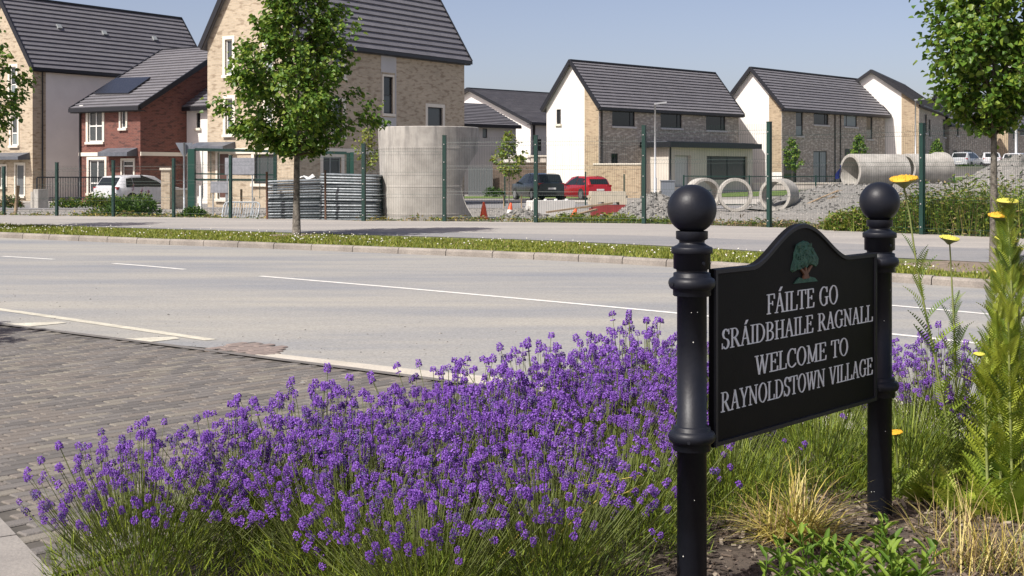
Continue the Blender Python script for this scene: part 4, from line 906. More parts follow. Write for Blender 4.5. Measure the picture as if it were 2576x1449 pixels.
for p in me.polygons: p.use_smooth = True
bm = bmesh.new(); bm.from_mesh(me); bmesh.ops.remove_doubles(bm, verts=bm.verts[:], dist=1e-5); bmesh.ops.recalc_face_normals(bm, faces=bm.faces[:]); bm.to_mesh(me); bm.free()
dr = bpy.data.objects.new('concrete_chamber', me); COL.objects.link(dr); dr.location = dc
cut = MB(); cut.tube([(0.5, 0, 1.12), (2.4, 0, 1.12)], 1.12, 40); cme = cut.mesh('cutter', 'drum_concrete')
bm = bmesh.new(); bm.from_mesh(cme); bmesh.ops.remove_doubles(bm, verts=bm.verts[:], dist=1e-5); bmesh.ops.recalc_face_normals(bm, faces=bm.faces[:]); bm.to_mesh(cme); bm.free()
co_ = bpy.data.objects.new('cutter', cme); COL.objects.link(co_); co_.location = dc; co_.rotation_euler = (0, 0, R(2))
md = dr.modifiers.new('cut', 'BOOLEAN'); md.object = co_; md.operation = 'DIFFERENCE'; md.solver = 'EXACT'
bpy.context.view_layer.update()
dg = bpy.context.evaluated_depsgraph_get(); nm_ = bpy.data.meshes.new_from_object(dr.evaluated_get(dg)); dr.modifiers.clear(); dr.data = nm_
for p in nm_.polygons: p.use_smooth = True
nm_.set_sharp_from_angle(angle=R(22))
bpy.data.objects.remove(co_)
tag(dr, 'large round precast concrete chamber with a scooped opening standing behind the fence', 'concrete chamber')

# ------------------------------------------------------------------ stacks of galvanised barriers
plain('galvanised', (0.33, 0.36, 0.38), 0.5, metal=.3, var=.25, scale=6)
plain('galv_dark', (0.16, 0.18, 0.195), 0.55, metal=.3, var=.3, scale=5)
plain('rust', (0.10, 0.05, 0.03), .85, var=.4, scale=8); plain('timber', (0.30, 0.22, 0.14), .85, var=.25, scale=5)
def barrier_mesh(L, W, r, mat, sheet=False):
    m_ = MB(); c = .12
    loop = [(-L / 2, -W / 2 + c), (-L / 2 + c * .3, -W / 2 + c * .3), (-L / 2 + c, -W / 2), (L / 2 - c, -W / 2), (L / 2 - c * .3, -W / 2 + c * .3), (L / 2, -W / 2 + c), (L / 2, W / 2 - c), (L / 2 - c * .3, W / 2 - c * .3), (L / 2 - c, W / 2), (-L / 2 + c, W / 2), (-L / 2 + c * .3, W / 2 - c * .3), (-L / 2, W / 2 - c), (-L / 2, -W / 2 + c)]
    m_.tube([(x, y, 0) for x, y in loop], r, 8, 0, False)
    for k in range(1, 14):
        x = -L / 2 + L * k / 14; m_.tube([(x, -W / 2, 0), (x, W / 2, 0)], r * .5, 5, 0, False)
    for sx in (() if sheet else (-.62, .62)): m_.tube([(sx * L / 2, -W / 2 - .10, -.01), (sx * L / 2, W / 2 + .18, -.01)], r * .8, 6, 0, True)
    if sheet: m_.box((0, 0, -.004), (L - .06, W - .06, .012))
    return m_.mesh('steel_barrier', mat)
bms = [barrier_mesh(1.85, 1.0, .032, 'galvanised', True), barrier_mesh(1.85, 1.0, .036, 'galv_dark', True)]
SA, SB = at(748, 500, 41.9), at(886, 500, 41.7)
for (c, n_, ang, lab, g, tilt, top) in ((SA, 15, 10, 'galvanised steel barrier lying flat in the left-hand stack beside the tree trunk', 'barriers in the stack behind the tree trunk', .035, 0), (SB, 17, -8, 'galvanised steel barrier lying flat in the stack beside the concrete chamber', 'barriers in the stack beside the chamber', -.03, 1)):
    for k in range(n_):
        o = bpy.data.objects.new('steel_barrier', bms[1 if (k + top) % 2 else 0]); COL.objects.link(o)
        o.location = (c.x + rnd.uniform(-.035, .035), c.y + rnd.uniform(-.04, .04), 0.10 + k * .087)
        o.rotation_euler = (rnd.uniform(-.01, .01), tilt * (-1 if top else -1) * k / n_ + rnd.uniform(-.004, .004), R(ang) + rnd.uniform(-.02, .02)); tag(o, lab if k < n_ - 1 else lab.replace('barrier lying flat in', 'barrier lying topmost on'), 'steel barrier', g)
for x, y0, y1, mt, lab in ((672, 432, 551, 'rust', 'rusty steel stake at the left end of the barrier stacks'), (819, 428, 552, 'rust', 'rusty steel stake standing between the two barrier stacks')):
    p0, p1 = at(x, y1, 40.9), at(x - 1, y0, 40.9); m_ = MB(); m_.tube([(p0.x, p0.y, .0), (p1.x, p1.y, p1.z)], .035, 8); o = m_.build('stake', mt); tag(o, lab, 'stake')
plain('white_sheet', (.72, .72, .70), .7)
m_ = MB(); c = at(776, 445, 41.9)
m_.grid([[c + Vector((-.26 + .13 * i, -.2 + .2 * j, .06 * math.sin(i * 2.1 + j) + (.05 if 0 < i < 4 and j == 1 else -.04))) for i in range(5)] for j in range(3)], 0, False, True)
tag(m_.build('folded_sheet', 'white_sheet'), 'white folded sheet lying on top of the left barrier stack', 'sheet')
# single hooped crowd barrier lying by the fence
cb = barrier_mesh(1.25, .62, .026, 'galvanised'); o = bpy.data.objects.new('crowd_barrier', cb); COL.objects.link(o); c = at(606, 533, 44); o.location = (c.x, c.y, .30); o.rotation_euler = (R(62), 0, R(-8))
tag(o, 'single silver crowd barrier leaning low among the weeds', 'barrier')

# ------------------------------------------------------------------ cones, plastic barriers, planks
plain('cone_orange', (0.75, 0.10, 0.03), .5); plain('cone_white', (.72, .70, .66), .6); plain('plastic_white', (.70, .68, .64), .55, var=.06, scale=4); plain('plastic_beige', (.52, .47, .37), .6, var=.1, scale=5); plain('plastic_red', (.24, .035, .035), .55, var=.2, scale=4); plain('rubber', (.03, .03, .03), .8)
def cone(x, ytop, ybase, Y, lab, sleeve, tilt=0):
    p = at(x, ybase, Y); h = (ybase - ytop) / FL * Y; t_ = thing('traffic_cone', lab, 'cone', p); t_.rotation_euler = (0, R(tilt), 0)
    m_ = MB(); m_.box((0, 0, .02), (.36, .36, .04)); b_ = m_.mesh('base', 'cone_orange' if not sleeve else 'cone_white'); link('base', b_, t_, None, True)
    m_ = MB(); m_.lathe([(.135, .04), (.13, .07), (.035, h * .98), (.02, h)], (0, 0, 0), 16, 0, True); link('cone_body', m_.mesh('cone_body', 'cone_orange'), t_, None, True)
    if sleeve:
        m_ = MB(); m_.lathe([(.14, .045), (.134, .075), (.075, h * .62)], (0, 0, 0), 16); link('sleeve', m_.mesh('sleeve', 'cone_white'), t_, None, True)
cone(1217, 508, 551, 42.2, 'orange traffic cone beside the concrete chamber', False); cone(1281, 510, 551, 42.2, 'orange and white traffic cone between the chamber and the white barrier', True, 6); cone(1441, 524, 556, 40.5, 'small leaning orange cone in the grass by the planks', False, 14)
def barrier_block(name, c, L, W, H, ang, mat, lab, knobs=True):
    t_ = thing(name, lab, 'plastic barrier', c); t_.rotation_euler = (0, 0, R(ang)); m_ = MB()
    f_ = L * .13; prof = [(-L / 2, 0), (-L * .30, 0), (-L * .29, H * .2), (-L * .13, H * .2), (-L * .12, 0), (L * .12, 0), (L * .13, H * .2), (L * .29, H * .2), (L * .30, 0), (L / 2, 0), (L / 2, H * .42), (L / 2 - .03, H * .48), (L / 2 - .03, H * .95), (L / 2 - .06, H), (-L / 2 + .06, H), (-L / 2 + .03, H * .95), (-L / 2 + .03, H * .48), (-L / 2, H * .42)]
    m_.prism(prof, lambda u, v, w_: Vector((u, -W / 2 - w_, v)), W); link('body', m_.mesh('body', mat), t_, None, True)
    if knobs:
        for q in (-.36, -.12, .12, .36):
            m_ = MB(); m_.lathe([(.06, H), (.06, H + .035), (.045, H + .05), (.001, H + .052)], (q * L, 0, 0), 10); link('filler_cap', m_.mesh('filler_cap', mat), t_, None, True)
    for sx in (-1, 1):
        m_ = MB(); m_.box((sx * (L / 2 + .03), 0, H * .6), (.07, W * .4, H * .16)); link('lug', m_.mesh('lug', mat), t_, None, True)
p = at(1386, 538, 44.5); barrier_block('water_barrier', (p.x, p.y + .3, terr(p.x, p.y)), 1.62, .62, .58, 20, 'plastic_white', 'white plastic water barrier with filler caps near the cones')
p = at(1532, 540, 46); barrier_block('water_barrier', (p.x, p.y, terr(p.x, p.y)), 1.25, .6, .40, 4, 'plastic_red', 'dark red plastic barrier under the beige one', False)
barrier_block('water_barrier', (p.x - .06, p.y + .02, terr(p.x, p.y) + .41), 1.28, .6, .46, 6, 'plastic_beige', 'beige plastic barrier stacked on the dark red one', False)
for (x0, y0, x1, y1, Y, lab) in ((1375, 534, 1540, 511, 43.6, 'long timber plank leaning on the red plastic barrier'), (1430, 545, 1500, 527, 43.1, 'shorter timber plank lying in the grass beside the leaning cone')):
    a, b = at(x0, y0, Y), at(x1, y1, Y + .8); o = beam('plank', a, b, .14, .055, 'timber', None); tag(o, lab, 'plank')

# ------------------------------------------------------------------ concrete pipe rings and big pipes
def pipe_ring(name, c, axis, L, ro, ri, lab, bell=False):
    ax = Vector(axis).normalized(); up_ = Vector((0, 0, 1)); s_ = ax.cross(up_).normalized(); u_ = s_.cross(ax); m_ = MB(); n = 40
    prof = [(ri, 0), (ri + .012, -.012 * 0), (ro - .012, 0), (ro, .015), (ro, L - .015), (ro - .012, L), (ri, L), (ri, 0)]
    if bell: prof = [(ri, 0), (ro, 0), (ro + .005, .02), (ro, L * .72), (ro + .09, L * .80), (ro + .09, L - .02), (ro + .07, L), (ri, L), (ri, 0)]
    rows = [[Vector(c) + ax * (d - L / 2) + (s_ * math.cos(2 * math.pi * j / n) + u_ * math.sin(2 * math.pi * j / n)) * r for j in range(n)] for r, d in prof]
    m_.grid(rows, 0, True, False); o = m_.build(name, 'concrete')
    bm = bmesh.new(); bm.from_mesh(o.data); bmesh.ops.remove_doubles(bm, verts=bm.verts[:], dist=1e-5); bmesh.ops.recalc_face_normals(bm, faces=bm.faces[:]); bm.to_mesh(o.data); bm.free()
    for p in o.data.polygons: p.use_smooth = True
    o.data.set_sharp_from_angle(angle=R(35)); return tag(o, lab, 'concrete pipe')
pipe_ring('pipe_ring', at(1768, 489, 53), (-.25, .97, 0), .7, .66, .55, 'concrete pipe ring half hidden behind the left ball finial')
pipe_ring('pipe_ring', at(1849, 490, 52), (.06, 1, 0), .55, .665, .55, 'concrete pipe ring facing the road, middle of the three rings')
pipe_ring('pipe_ring', at(1960, 491, 52), (.55, .83, 0), .95, .66, .54, 'short concrete pipe ring behind a fence post, rightmost of the three')
pipe_ring('concrete_pipe', at(2202, 431, 55.2), (.93, .37, .0), 2.55, .73, .60, 'large concrete pipe with open end lying on the gravel heap')
pipe_ring('concrete_pipe', at(2326, 424, 62), (.90, .43, 0), 2.35, .69, .57, 'second large concrete pipe lying behind the fence post on the gravel heap', True)

def heap(name, c, rx, ry, h, lab, seed=1, power=1.3, stones=900, flat=0.0, sz=.07):
    r_ = random.Random(seed); m_ = MB(); N, K = 48, 14; ph = [r_.uniform(0, 6.28) for _i in range(6)]
    def hh(t, a):
        e = 1 + .10 * math.sin(2 * a + ph[0]) + .07 * math.sin(5 * a + ph[1]); q = t / e
        z = h * max(0, 1 - max(0, (q - flat) / (1 - flat))) ** power * (1 + .09 * math.sin(7 * a + ph[2] + 9 * t) + .05 * math.sin(13 * a + 17 * t + ph[3]))
        return z
    rows = []
    for k in range(K + 1):
        t = 1.12 - 1.12 * k / K; rw = []
        for j in range(N):
            a = 2 * math.pi * j / N; x, y = c[0] + rx * t * math.cos(a), c[1] + ry * t * math.sin(a); rw.append((x, y, terr(x, y) - .03 + hh(t, a) + r_.uniform(-.015, .015)))
        rows.append(rw)
    m_.grid(rows, 0, True, True); t_ = tag(m_.build(name, 'gravel'), lab, 'gravel heap')
    s_ = MB()
    for k in range(stones):
        t = math.sqrt(r_.random()) * 1.1; a = r_.uniform(0, 6.28); x, y = c[0] + rx * t * math.cos(a), c[1] + ry * t * math.sin(a); z = terr(x, y) - .02 + hh(t, a); q = sz * r_.uniform(.5, 1.5)
        d = [Vector((r_.uniform(.6, 1) * q, 0, 0)), Vector((0, r_.uniform(.6, 1) * q, 0)), Vector((0, 0, r_.uniform(.4, .8) * q))]; rot = Matrix.Rotation(r_.uniform(0, 6.28), 3, Vector((r_.uniform(-1, 1), r_.uniform(-1, 1), 1)).normalized())
        P = [Vector((x, y, z)) + rot @ v for v in (d[0], d[1], -d[0], -d[1], d[2], -d[2])]; mi = r_.choices((0, 1, 2), (4, 5, 3))[0]
        for f in ((0, 1, 4), (1, 2, 4), (2, 3, 4), (3, 0, 4), (1, 0, 5), (2, 1, 5), (3, 2, 5), (0, 3, 5)): s_.face([P[i] for i in f], mi)
    so_ = s_.build('stones', ['stone_dark', 'stone_mid', 'stone_pale'], t_, 'stuff'); return hh
heap('gravel_heap', (15.8, 55.5), 5.4, 9.5, 1.02, 'broad grey gravel heap carrying the two large pipes', 3, .8, 2600, .42)
heap('gravel_heap', (18.2, 46.5), 4.6, 6.0, 1.95, 'tall grey gravel heap behind the right-hand tree trunk', 5, 1.0, 2200, .1)
heap('rubble_heap', (4.75, 43.2), 1.5, 1.7, .82, 'small rubble heap behind the sign ball and red barrier', 8, .9, 700, .1, .06)
heap('rubble_heap', (.35, 42.0), .9, .8, .34, 'low pile of broken stone between the cones', 9, .8, 350, .2, .06)
# scattered stones over the yard
s_ = MB()
for k in range(2600):
    x, y = rnd.uniform(-20, 18), 0; y = rnd.uniform(38, 60); q = rnd.uniform(.02, .06)
    if y < 40.5 - .45 * max(0, x): y += 3
    z = terr(x, y); P = [Vector((x + dx, y + dy, z + dz)) for dx, dy, dz in ((q, 0, 0), (0, q, 0), (-q, 0, 0), (0, -q, 0), (0, 0, q * .7))]
    for f in ((0, 1, 4), (1, 2, 4), (2, 3, 4), (3, 0, 4)): s_.face([P[i] for i in f], k % 3)
o = s_.build('loose_stones', ['stone_dark', 'stone_mid', 'stone_pale']); o['kind'] = 'stuff'; o['label'] = 'loose stones scattered over the building yard'; o['category'] = 'stones'
# driftwood-like cut branches
for pts, lab in (([(2010, 523), (2060, 500), (2110, 478)], 'dry cut branch lying on the slope below the large pipe'), ([(1980, 527), (2050, 518), (2100, 492)], 'longer dry branch trailing from the pipe ring to the heap')):
    P = [at(x, y, 51.5) for x, y in pts]; m_ = MB(); m_.tube(P, [.045, .035, .02], 6)
    for k in range(3): a = P[1].lerp(P[2], k / 3); m_.tube([a, a + Vector((.2 + .1 * k, -.1, .12))], [.018, .006], 5)
    tag(m_.build('dry_branch', 'timber'), lab, 'branch')

# ------------------------------------------------------------------ site gate, boards, road sign, walls, lamp posts
A0 = (Vector((1, 0, 0)), Vector((0, 1, 0)), Vector((0, 0, 1)))
gt = thing('site_gate', 'dark green steel site gate frame with thick posts behind the fence', 'gate', at(483, 540, 47.5))
GY = 47.5
def vpost(x0, x1, yt, par, mat, Y=GY, nm='post'):
    a = at(x0, yt, Y); b = at(x1, yt, Y); m_ = MB(); m_.box(((a.x + b.x) / 2, Y, (a.z - .1) / 2), (b.x - a.x, b.x - a.x, a.z + .1)); return m_.build(nm, mat, par)
vpost(474, 491, 375, gt, 'fence_bright'); vpost(688, 696, 382, gt, 'fence_green'); vpost(872, 880, 384, gt, 'fence_green'); vpost(881, 890, 383, gt, 'fence_bright')
for (x0, y0, x1, y1, hh_) in ((491, 376, 872, 385, .10), (491, 437, 690, 440, .05), (491, 452, 690, 453, .07)): beam('rail', at(x0, y0, GY), at(x1, y1, GY), .08, hh_, 'fence_green', gt)
for k in range(9):
    x = 510 + k * 20.5
    if 560 < x < 645: continue
    beam('bar', at(x, 379, GY), at(x, 500, GY), .02, .02, 'fence_green', gt, Vector((0, 1, 0)))
m_ = MB(); c = at(483, 395, GY - .16); m_.box(c, (.5, .12, .9)); 
plain('notice_grey', (.30, .31, .34), .7, var=.15, scale=6)
for (x0, y0, x1, y1, lab) in ((566, 397, 640, 439, 'grey notice board fixed on the site gate'), (530, 456, 574, 485, 'small grey notice board low down beside the gate')):
    a, b = at(x0, y0, GY - .12), at(x1, y1, GY - .12); t_ = thing('notice_board', lab, 'notice board', (a.x, a.y, b.z)); m_ = MB(); m_.box((a + b) / 2, (b.x - a.x, .03, a.z - b.z)); m_.build('panel', 'notice_grey', t_)
    for x in (a.x + .08, b.x - .08): beam('post', (x, a.y + .03, 0), (x, a.y + .03, a.z), .04, .04, 'galvanised', t_, Vector((0, 1, 0)))
rs = thing('give_way_sign', 'grey back of a triangular give-way road sign on a pole', 'road sign', at(464, 530, 49))
m_ = MB(); T3 = [at(x, y, 49) for x, y in ((441, 359), (485, 359), (463, 398))]; d = Vector((0, .03, 0)); m_.face([T3[0], T3[2], T3[1]]); m_.face([T3[0] + d, T3[1] + d, T3[2] + d])
for k in range(3): m_.face([T3[k], T3[(k + 1) % 3], T3[(k + 1) % 3] + d, T3[k] + d])
plain('sign_back', (.17, .19, .22), .5); m_.build('plate', 'sign_back', rs); c = at(464, 358, 48.95); m_ = MB(); m_.tube([(c.x, c.y - .03, -.05), (c.x, c.y - .03, c.z)], .038, 8); m_.build('pole', 'galvanised', rs)
def wall_block(name, x0, x1, ytop, Y0, Y1, mat, lab, zb=-.6, cap=None, th=.22, cat='wall'):
    a, b = at(x0, ytop, Y0), at(x1, ytop, Y1); pl = Plane(a, (b - a).to_2d(), Vector(((b - a).y, -(b - a).x))); L = (b - a).to_2d().length; zt = (a.z + b.z) / 2
    t_ = thing(name, lab, cat, (a.x, a.y, zb)); m_ = MB(); m_.box(pl.pt(L / 2, (zt + zb) / 2, -th / 2), (L, th, zt - zb), ax3(pl), 0, True); m_.build('wall', mat, t_)
    if cap:
        m_ = MB(); m_.box(pl.pt(L / 2, zt + .04, -th / 2), (L + .06, th + .1, .08), ax3(pl)); m_.build('coping', cap, t_)
    return t_, pl, L, zt
wall_block('brick_wall', 1240, 1500, 411, 94, 93, 'brick_brown', 'dark brown brick boundary wall behind the dark and red parked cars', cap='brick_brown')
wall_block('brick_wall', 1493, 1612, 414, 85.5, 84, 'brick_buff', 'sunlit buff brick garden wall right of the red car', cap='surround')
t_, pl, L, zt = wall_block('block_wall', 1180, 1490, 398, 101, 100, 'render_white', 'low white rendered wall with capped piers above the brown brick wall', cap='surround')
for x in (1241, 1299, 1343, 1367, 1423, 1487):
    s_ = pl.sz(x, 398)[0]; m_ = MB(); m_.box(pl.pt(s_, (zt + .12 - .6) / 2, .03), (.42, .42, zt + .12 + .6), ax3(pl)); pr = m_.build('pier', 'render_cream', t_); m_ = MB(); m_.box(pl.pt(s_, zt + .17, .03), (.95, .6, .1), ax3(pl)); m_.build('pier_cap', 'surround', pr)
gd_ = thing('side_gate', 'dark grey boarded side gate beside the brown brick wall', 'gate', at(1178, 500, 93.5))
for k in range(8):
    x0 = 1178 + k * 7.7; a, b = at(x0, 421, 93.5), at(x0 + 7.2, 421, 93.5); m_ = MB(); m_.box(((a.x + b.x) / 2, 93.5, (a.z - .3) / 2), (b.x - a.x, .05, a.z + .3)); m_.build('board', 'door_grey', gd_)
wall_block('garden_wall', 1895, 2118, 462, 97, 99, 'render_cream', 'low pale garden wall in front of the mottled brick house', zb=0, cap='surround')
wall_block('garden_wall', 2395, 2520, 421, 108, 114, 'render_cream', 'low pale wall below the far parked white car', zb=0, cap='surround')
wall_block('low_wall', 82, 120, 482, 60, 60.5, 'pale_concrete', 'low pale concrete wall at the far left behind the fence', zb=-.3)
wall_block('low_wall', 96, 122, 476, 59, 59.3, 'concrete', 'short grey concrete block by the hedge at far left', zb=-.3, th=.6, cat='block')
bp_ = thing('brick_pier', 'tan brick gate pier with pale cap in front of the white car', 'pier', at(414, 512, 57))
a, b = at(405, 428, 57), at(427, 428, 57); m_ = MB(); m_.box(((a.x + b.x) / 2, 57.2, a.z / 2 - .1), (b.x - a.x, .38, a.z + .2), None, 0, True); m_.build('shaft', 'brick_tan', bp_); m_ = MB(); m_.box(((a.x + b.x) / 2, 57.2, a.z + .05), (b.x - a.x + .1, .5, .1)); m_.build('cap', 'surround', bp_)
wall_block('brick_wall', 425, 475, 478, 57.3, 57.8, 'brick_tan', 'short low tan brick wall right of the gate pier', zb=-.3, cap='surround')
rl = thing('metal_railing', 'low black metal railing in front of the white side wall at left', 'railing', at(95, 490, 63))
a, b = at(93, 446, 63), at(298, 446, 65); beam('rail', a, b, .05, .06, 'fascia', rl); beam('rail', a - up * 1.0, b - up * 1.0, .05, .05, 'fascia', rl)
for k in range(33):
    p = a.lerp(b, k / 32); w_ = .06 if k % 8 == 0 else .018; beam('post' if k % 8 == 0 else 'bar', (p.x, p.y, -.15), (p.x, p.y, p.z - .03), w_, w_, 'fascia', rl, Vector((0, 1, 0)))
m_ = MB(); a = at(46, 467, 45.6); m_.tube([(a.x - .12, a.y, -.05), (a.x, a.y, a.z)], .06, 7); tag(m_.build('timber_stake', 'timber'), 'brown timber stake leaning by the fence at far left', 'stake')
m_ = MB(); a = at(505, 468, 48); m_.tube([(a.x, a.y, -.05), (a.x, a.y, a.z), (a.x, a.y, a.z + .03)], [.055, .055, .02], 10); tag(m_.build('white_bollard', 'cone_white'), 'white bollard post beside the thick green gate post', 'bollard')
m_ = MB(); a = at(607, 476, 48.5); m_.tube([(a.x, a.y, -.05), (a.x, a.y, a.z)], .045, 6); tag(m_.build('timber_stake', 'timber'), 'pale timber stake below the grey notice board', 'stake')
plain('lamp_grey', (.42, .43, .44), .45, metal=.3)
def lamp(x, ytop, Y, lab, hd=1):
    a = at(x, ytop, Y); zb = terr(a.x, a.y); t_ = thing('street_lamp', lab, 'street lamp', (a.x, a.y, zb)); m_ = MB(); m_.tube([(a.x, a.y, zb - .1), (a.x, a.y, zb + 1.3), (a.x, a.y, zb + 1.32), (a.x, a.y, a.z)], [.10, .10, .065, .05], 10); m_.build('pole', 'lamp_grey', t_)
    m_ = MB(); m_.box((a.x + hd * .32, a.y, a.z + .06), (.75, .26, .1), (Vector((1, 0, .12)).normalized(), Vector((0, 1, 0)), Vector((-.12, 0, 1)).normalized())); m_.build('lamp_head', 'lamp_grey', t_)
lamp(1648, 262, 80, 'grey street lamp in front of the middle house pair'); lamp(2303, 252, 108, 'pale street lamp at the corner of the broad white gable')
m_ = MB(); a, b = at(1664, 456, 76), at(1697, 482, 76); m_.bbox(a.x, 76, terr(a.x, 76) - .1, b.x, 76.5, a.z); m_.bbox(a.x - .04, 75.96, a.z + .002, b.x + .04, 76.54, a.z + .06); tag(m_.build('utility_cabinet', 'sign_back'), 'blue-grey utility cabinet beside the street lamp', 'cabinet')
# inner fence of the estate
inf = thing('inner_fence', 'lower dark green fence inside the yard in front of the right-hand houses', 'fence', at(1885, 500, 66)); pts_ = []
for x, yt, Y in ((1270, 440, 64), (1473, 432, 66), (1570, 438, 66), (1720, 440, 66), (1885, 441, 66), (2052, 441, 67), (2160, 440, 68), (2400, 436, 72)):
    a = at(x, yt, Y); zb = terr(a.x, a.y); pts_.append((a, zb)); beam('post', (a.x, a.y, zb - .1), a, .07, .07, 'fence_green', inf, Vector((0, 1, 0)))
for k in range(3, 7):
    (a, za), (b, zb) = pts_[k], pts_[k + 1]
    for f in (.04, .5, .96): beam('rail', Vector((a.x, a.y, za + (a.z - za) * f)), Vector((b.x, b.y, zb + (b.z - zb) * f)), .03, .045 if f > .9 else .025, 'fence_green', inf)
    N = int((b - a).length / .12); m_ = MB()
    for i in range(N):
        p = a.lerp(b, i / N); z0 = za + (zb - za) * i / N; m_.tube([(p.x, p.y, z0), (p.x, p.y, p.z)], .006, 3, 0, False)
    m_.build('mesh_panel', 'fence_green', inf, 'stuff')
# hoarding behind the right-hand tree
plain('hoard_blue', (.03, .13, .40), .5); plain('hoard_white', (.75, .75, .74), .5)
hb = thing('hoarding', 'white and blue hoarding on a pole behind the right-hand tree', 'hoarding', at(2556, 420, 118))
a, b = at(2532, 72, 118), at(2700, 238, 118); m_ = MB(); m_.bbox(a.x, 118, b.z, b.x, 118.15, a.z); m_.build('panel', 'hoard_white', hb)
for x0, y0, x1, y1 in ((2546, 80, 2600, 112), (2546, 128, 2570, 150)):
    c, d = at(x0, y0, 117.97), at(x1, y1, 117.97); m_ = MB(); m_.bbox(c.x, 117.95, d.z, d.x, 117.99, c.z); m_.build('blue_patch', 'hoard_blue', hb)
m_ = MB(); c, d = at(2532, 239, 118), at(2700, 246, 118); m_.bbox(c.x, 117.9, d.z, d.x, 118.2, c.z - .01); m_.build('bottom_frame', 'timber', hb)
for x in (2556, 2640):
    c = at(x, 246, 118.3); m_ = MB(); m_.tube([(c.x, c.y, 1), (c.x, c.y, c.z + 3)], .12, 10); m_.build('pole', 'lamp_grey', hb)

# ------------------------------------------------------------------ parked cars
def paint(nm, c): plain(nm, c, .28, coat=.6, spec=.5)
paint('paint_white', (.62, .63, .65)); paint('paint_red', (.33, .012, .018)); paint('paint_dark', (.012, .017, .022)); paint('paint_silver', (.45, .47, .49))
plain('lamp_red', (.30, .01, .012), .25); plain('lamp_clear', (.6, .6, .6), .15); plain('plate', (.7, .7, .66), .5); plain('rim', (.4, .41, .42), .35, metal=.7)
def car(x, Y, zg, heading, lab, mat, L=4.4, W=1.82, H=1.6, kind='suv', group=None):
    p = Vector(((x - HX) / FL * Y, Y, zg)); t_ = thing('parked_car', lab, 'car', p, group); t_.rotation_euler = (0, 0, math.atan2(heading[1], heading[0])); l2 = L / 2; hw = W / 2
    if kind == 'suv': rf = [(-1.0, .62), (-.965, .66), (-.80, .955), (-.55, .995), (-.1, 1.0), (.16, .965), (.55, .66), (.88, .60), (.98, .48), (1.0, .40)]
    else: rf = [(-1.0, .56), (-.965, .64), (-.82, .90), (-.6, .985), (-.1, 1.0), (.14, .97), (.52, .64), (.86, .57), (.98, .46), (1.0, .38)]
    belt = .61
    rows = []
    for fx, fz in rf:
        x_ = fx * l2; e = 1 - max(0, abs(fx) - .82) * .9; zt = fz * H; zb = min(belt * H, zt - .02); lo = .20 if abs(fx) < .93 else .30
        wr = hw * e * (.74 if zt > belt * H + .15 else .90); wb = hw * e * .965
        sec = [(hw * e * .90, lo), (hw * e, lo + .2), (hw * e, zb * .78), (wb, zb), (wr, zt - .05), (wr * .86, zt), (0, zt + .015)]
        rows.append([Vector((x_, y, z)) for y, z in sec] + [Vector((x_, -y, z)) for y, z in reversed(sec[:-1])])
    m_ = MB(); m_.grid(rows, 0, True, True); i0 = 0; n = len(rows[0]); m_.ngon_idx(range(n), 0); m_.ngon_idx(range((len(rows) - 1) * n + n - 1, (len(rows) - 1) * n - 1, -1), 0)
    me_ = m_.mesh('body', mat); bm = bmesh.new(); bm.from_mesh(me_); bmesh.ops.recalc_face_normals(bm, faces=bm.faces[:]); bm.to_mesh(me_); bm.free(); me_.set_sharp_from_angle(angle=R(40)); body = link('body', me_, t_, None, True)
    def sub(nm, mb, mt, par=t_): return link(nm, mb.mesh(nm, mt), par, None, True)
    # side windows between belt and roof edge
    for sgn in (1, -1):
        for (i, j, f0, f1, g0, g1) in ((2, 3, .10, .98, .35, .98), (3, 4, .02, .62, .02, .6), (4, 6, -.28, .78, -.30, .36)):
            ra, rb = rows[i], rows[j]; off = Vector((0, sgn * .014, 0))
            def Pt(r_, k): v = r_[k].copy(); v.y *= sgn; return v
            lo0, lo1 = Pt(ra, 3).lerp(Pt(rb, 3), f0), Pt(ra, 3).lerp(Pt(rb, 3), f1); hi0, hi1 = Pt(ra, 4).lerp(Pt(rb, 4), g0), Pt(ra, 4).lerp(Pt(rb, 4), g1)
            q = [lo0.lerp(hi0, .08) + off, lo1.lerp(hi1, .08) + off, lo1.lerp(hi1, .88) + off, lo0.lerp(hi0, .88) + off]; m_ = MB(); m_.face(q if sgn < 0 else q[::-1]); sub('window', m_, 'glass')
    for (i, j, nm) in ((1, 2, 'rear_window'), (5, 6, 'windscreen')):
        ra, rb = rows[i], rows[j]; hi, lo_ = (rb, ra) if i == 1 else (ra, rb); nn = Vector((-1 if i == 1 else 1, 0, .6)).normalized() * .015
        def mid(r_, s): v = r_[5].copy(); v.y *= s; return v
        q = [mid(lo_, 1).lerp(mid(hi, 1), .08), mid(lo_, -1).lerp(mid(hi, -1), .08), mid(lo_, -1).lerp(mid(hi, -1), .90), mid(lo_, 1).lerp(mid(hi, 1), .90)]; m_ = MB(); m_.face([v + nn for v in (q if i == 1 else q[::-1])]); sub(nm, m_, 'glass')
    for sx in (-.62, .60):
        for sgn in (1, -1):
            c = Vector((sx * l2, sgn * (hw - .10), .33)); m_ = MB(); m_.tube([c - Vector((0, .11, 0)), c + Vector((0, .11, 0))], .33, 20, 0, True, False); wh = sub('wheel', m_, 'rubber')
            m_ = MB(); m_.tube([c + Vector((0, sgn * .10, 0)), c + Vector((0, sgn * .125, 0))], .21, 14, 0, True, False); sub('rim', m_, 'rim', wh)
            m_ = MB(); d = Vector((0, sgn * (hw - .005), 0)); ring = [[Vector((c.x + r_ * math.cos(math.pi * k / 10), sgn * (hw + .004), .33 + r_ * math.sin(math.pi * k / 10))) for k in range(11)] for r_ in (.33, .40)]; m_.grid(ring, 0, False, False); sub('wheel_arch', m_, 'rubber')
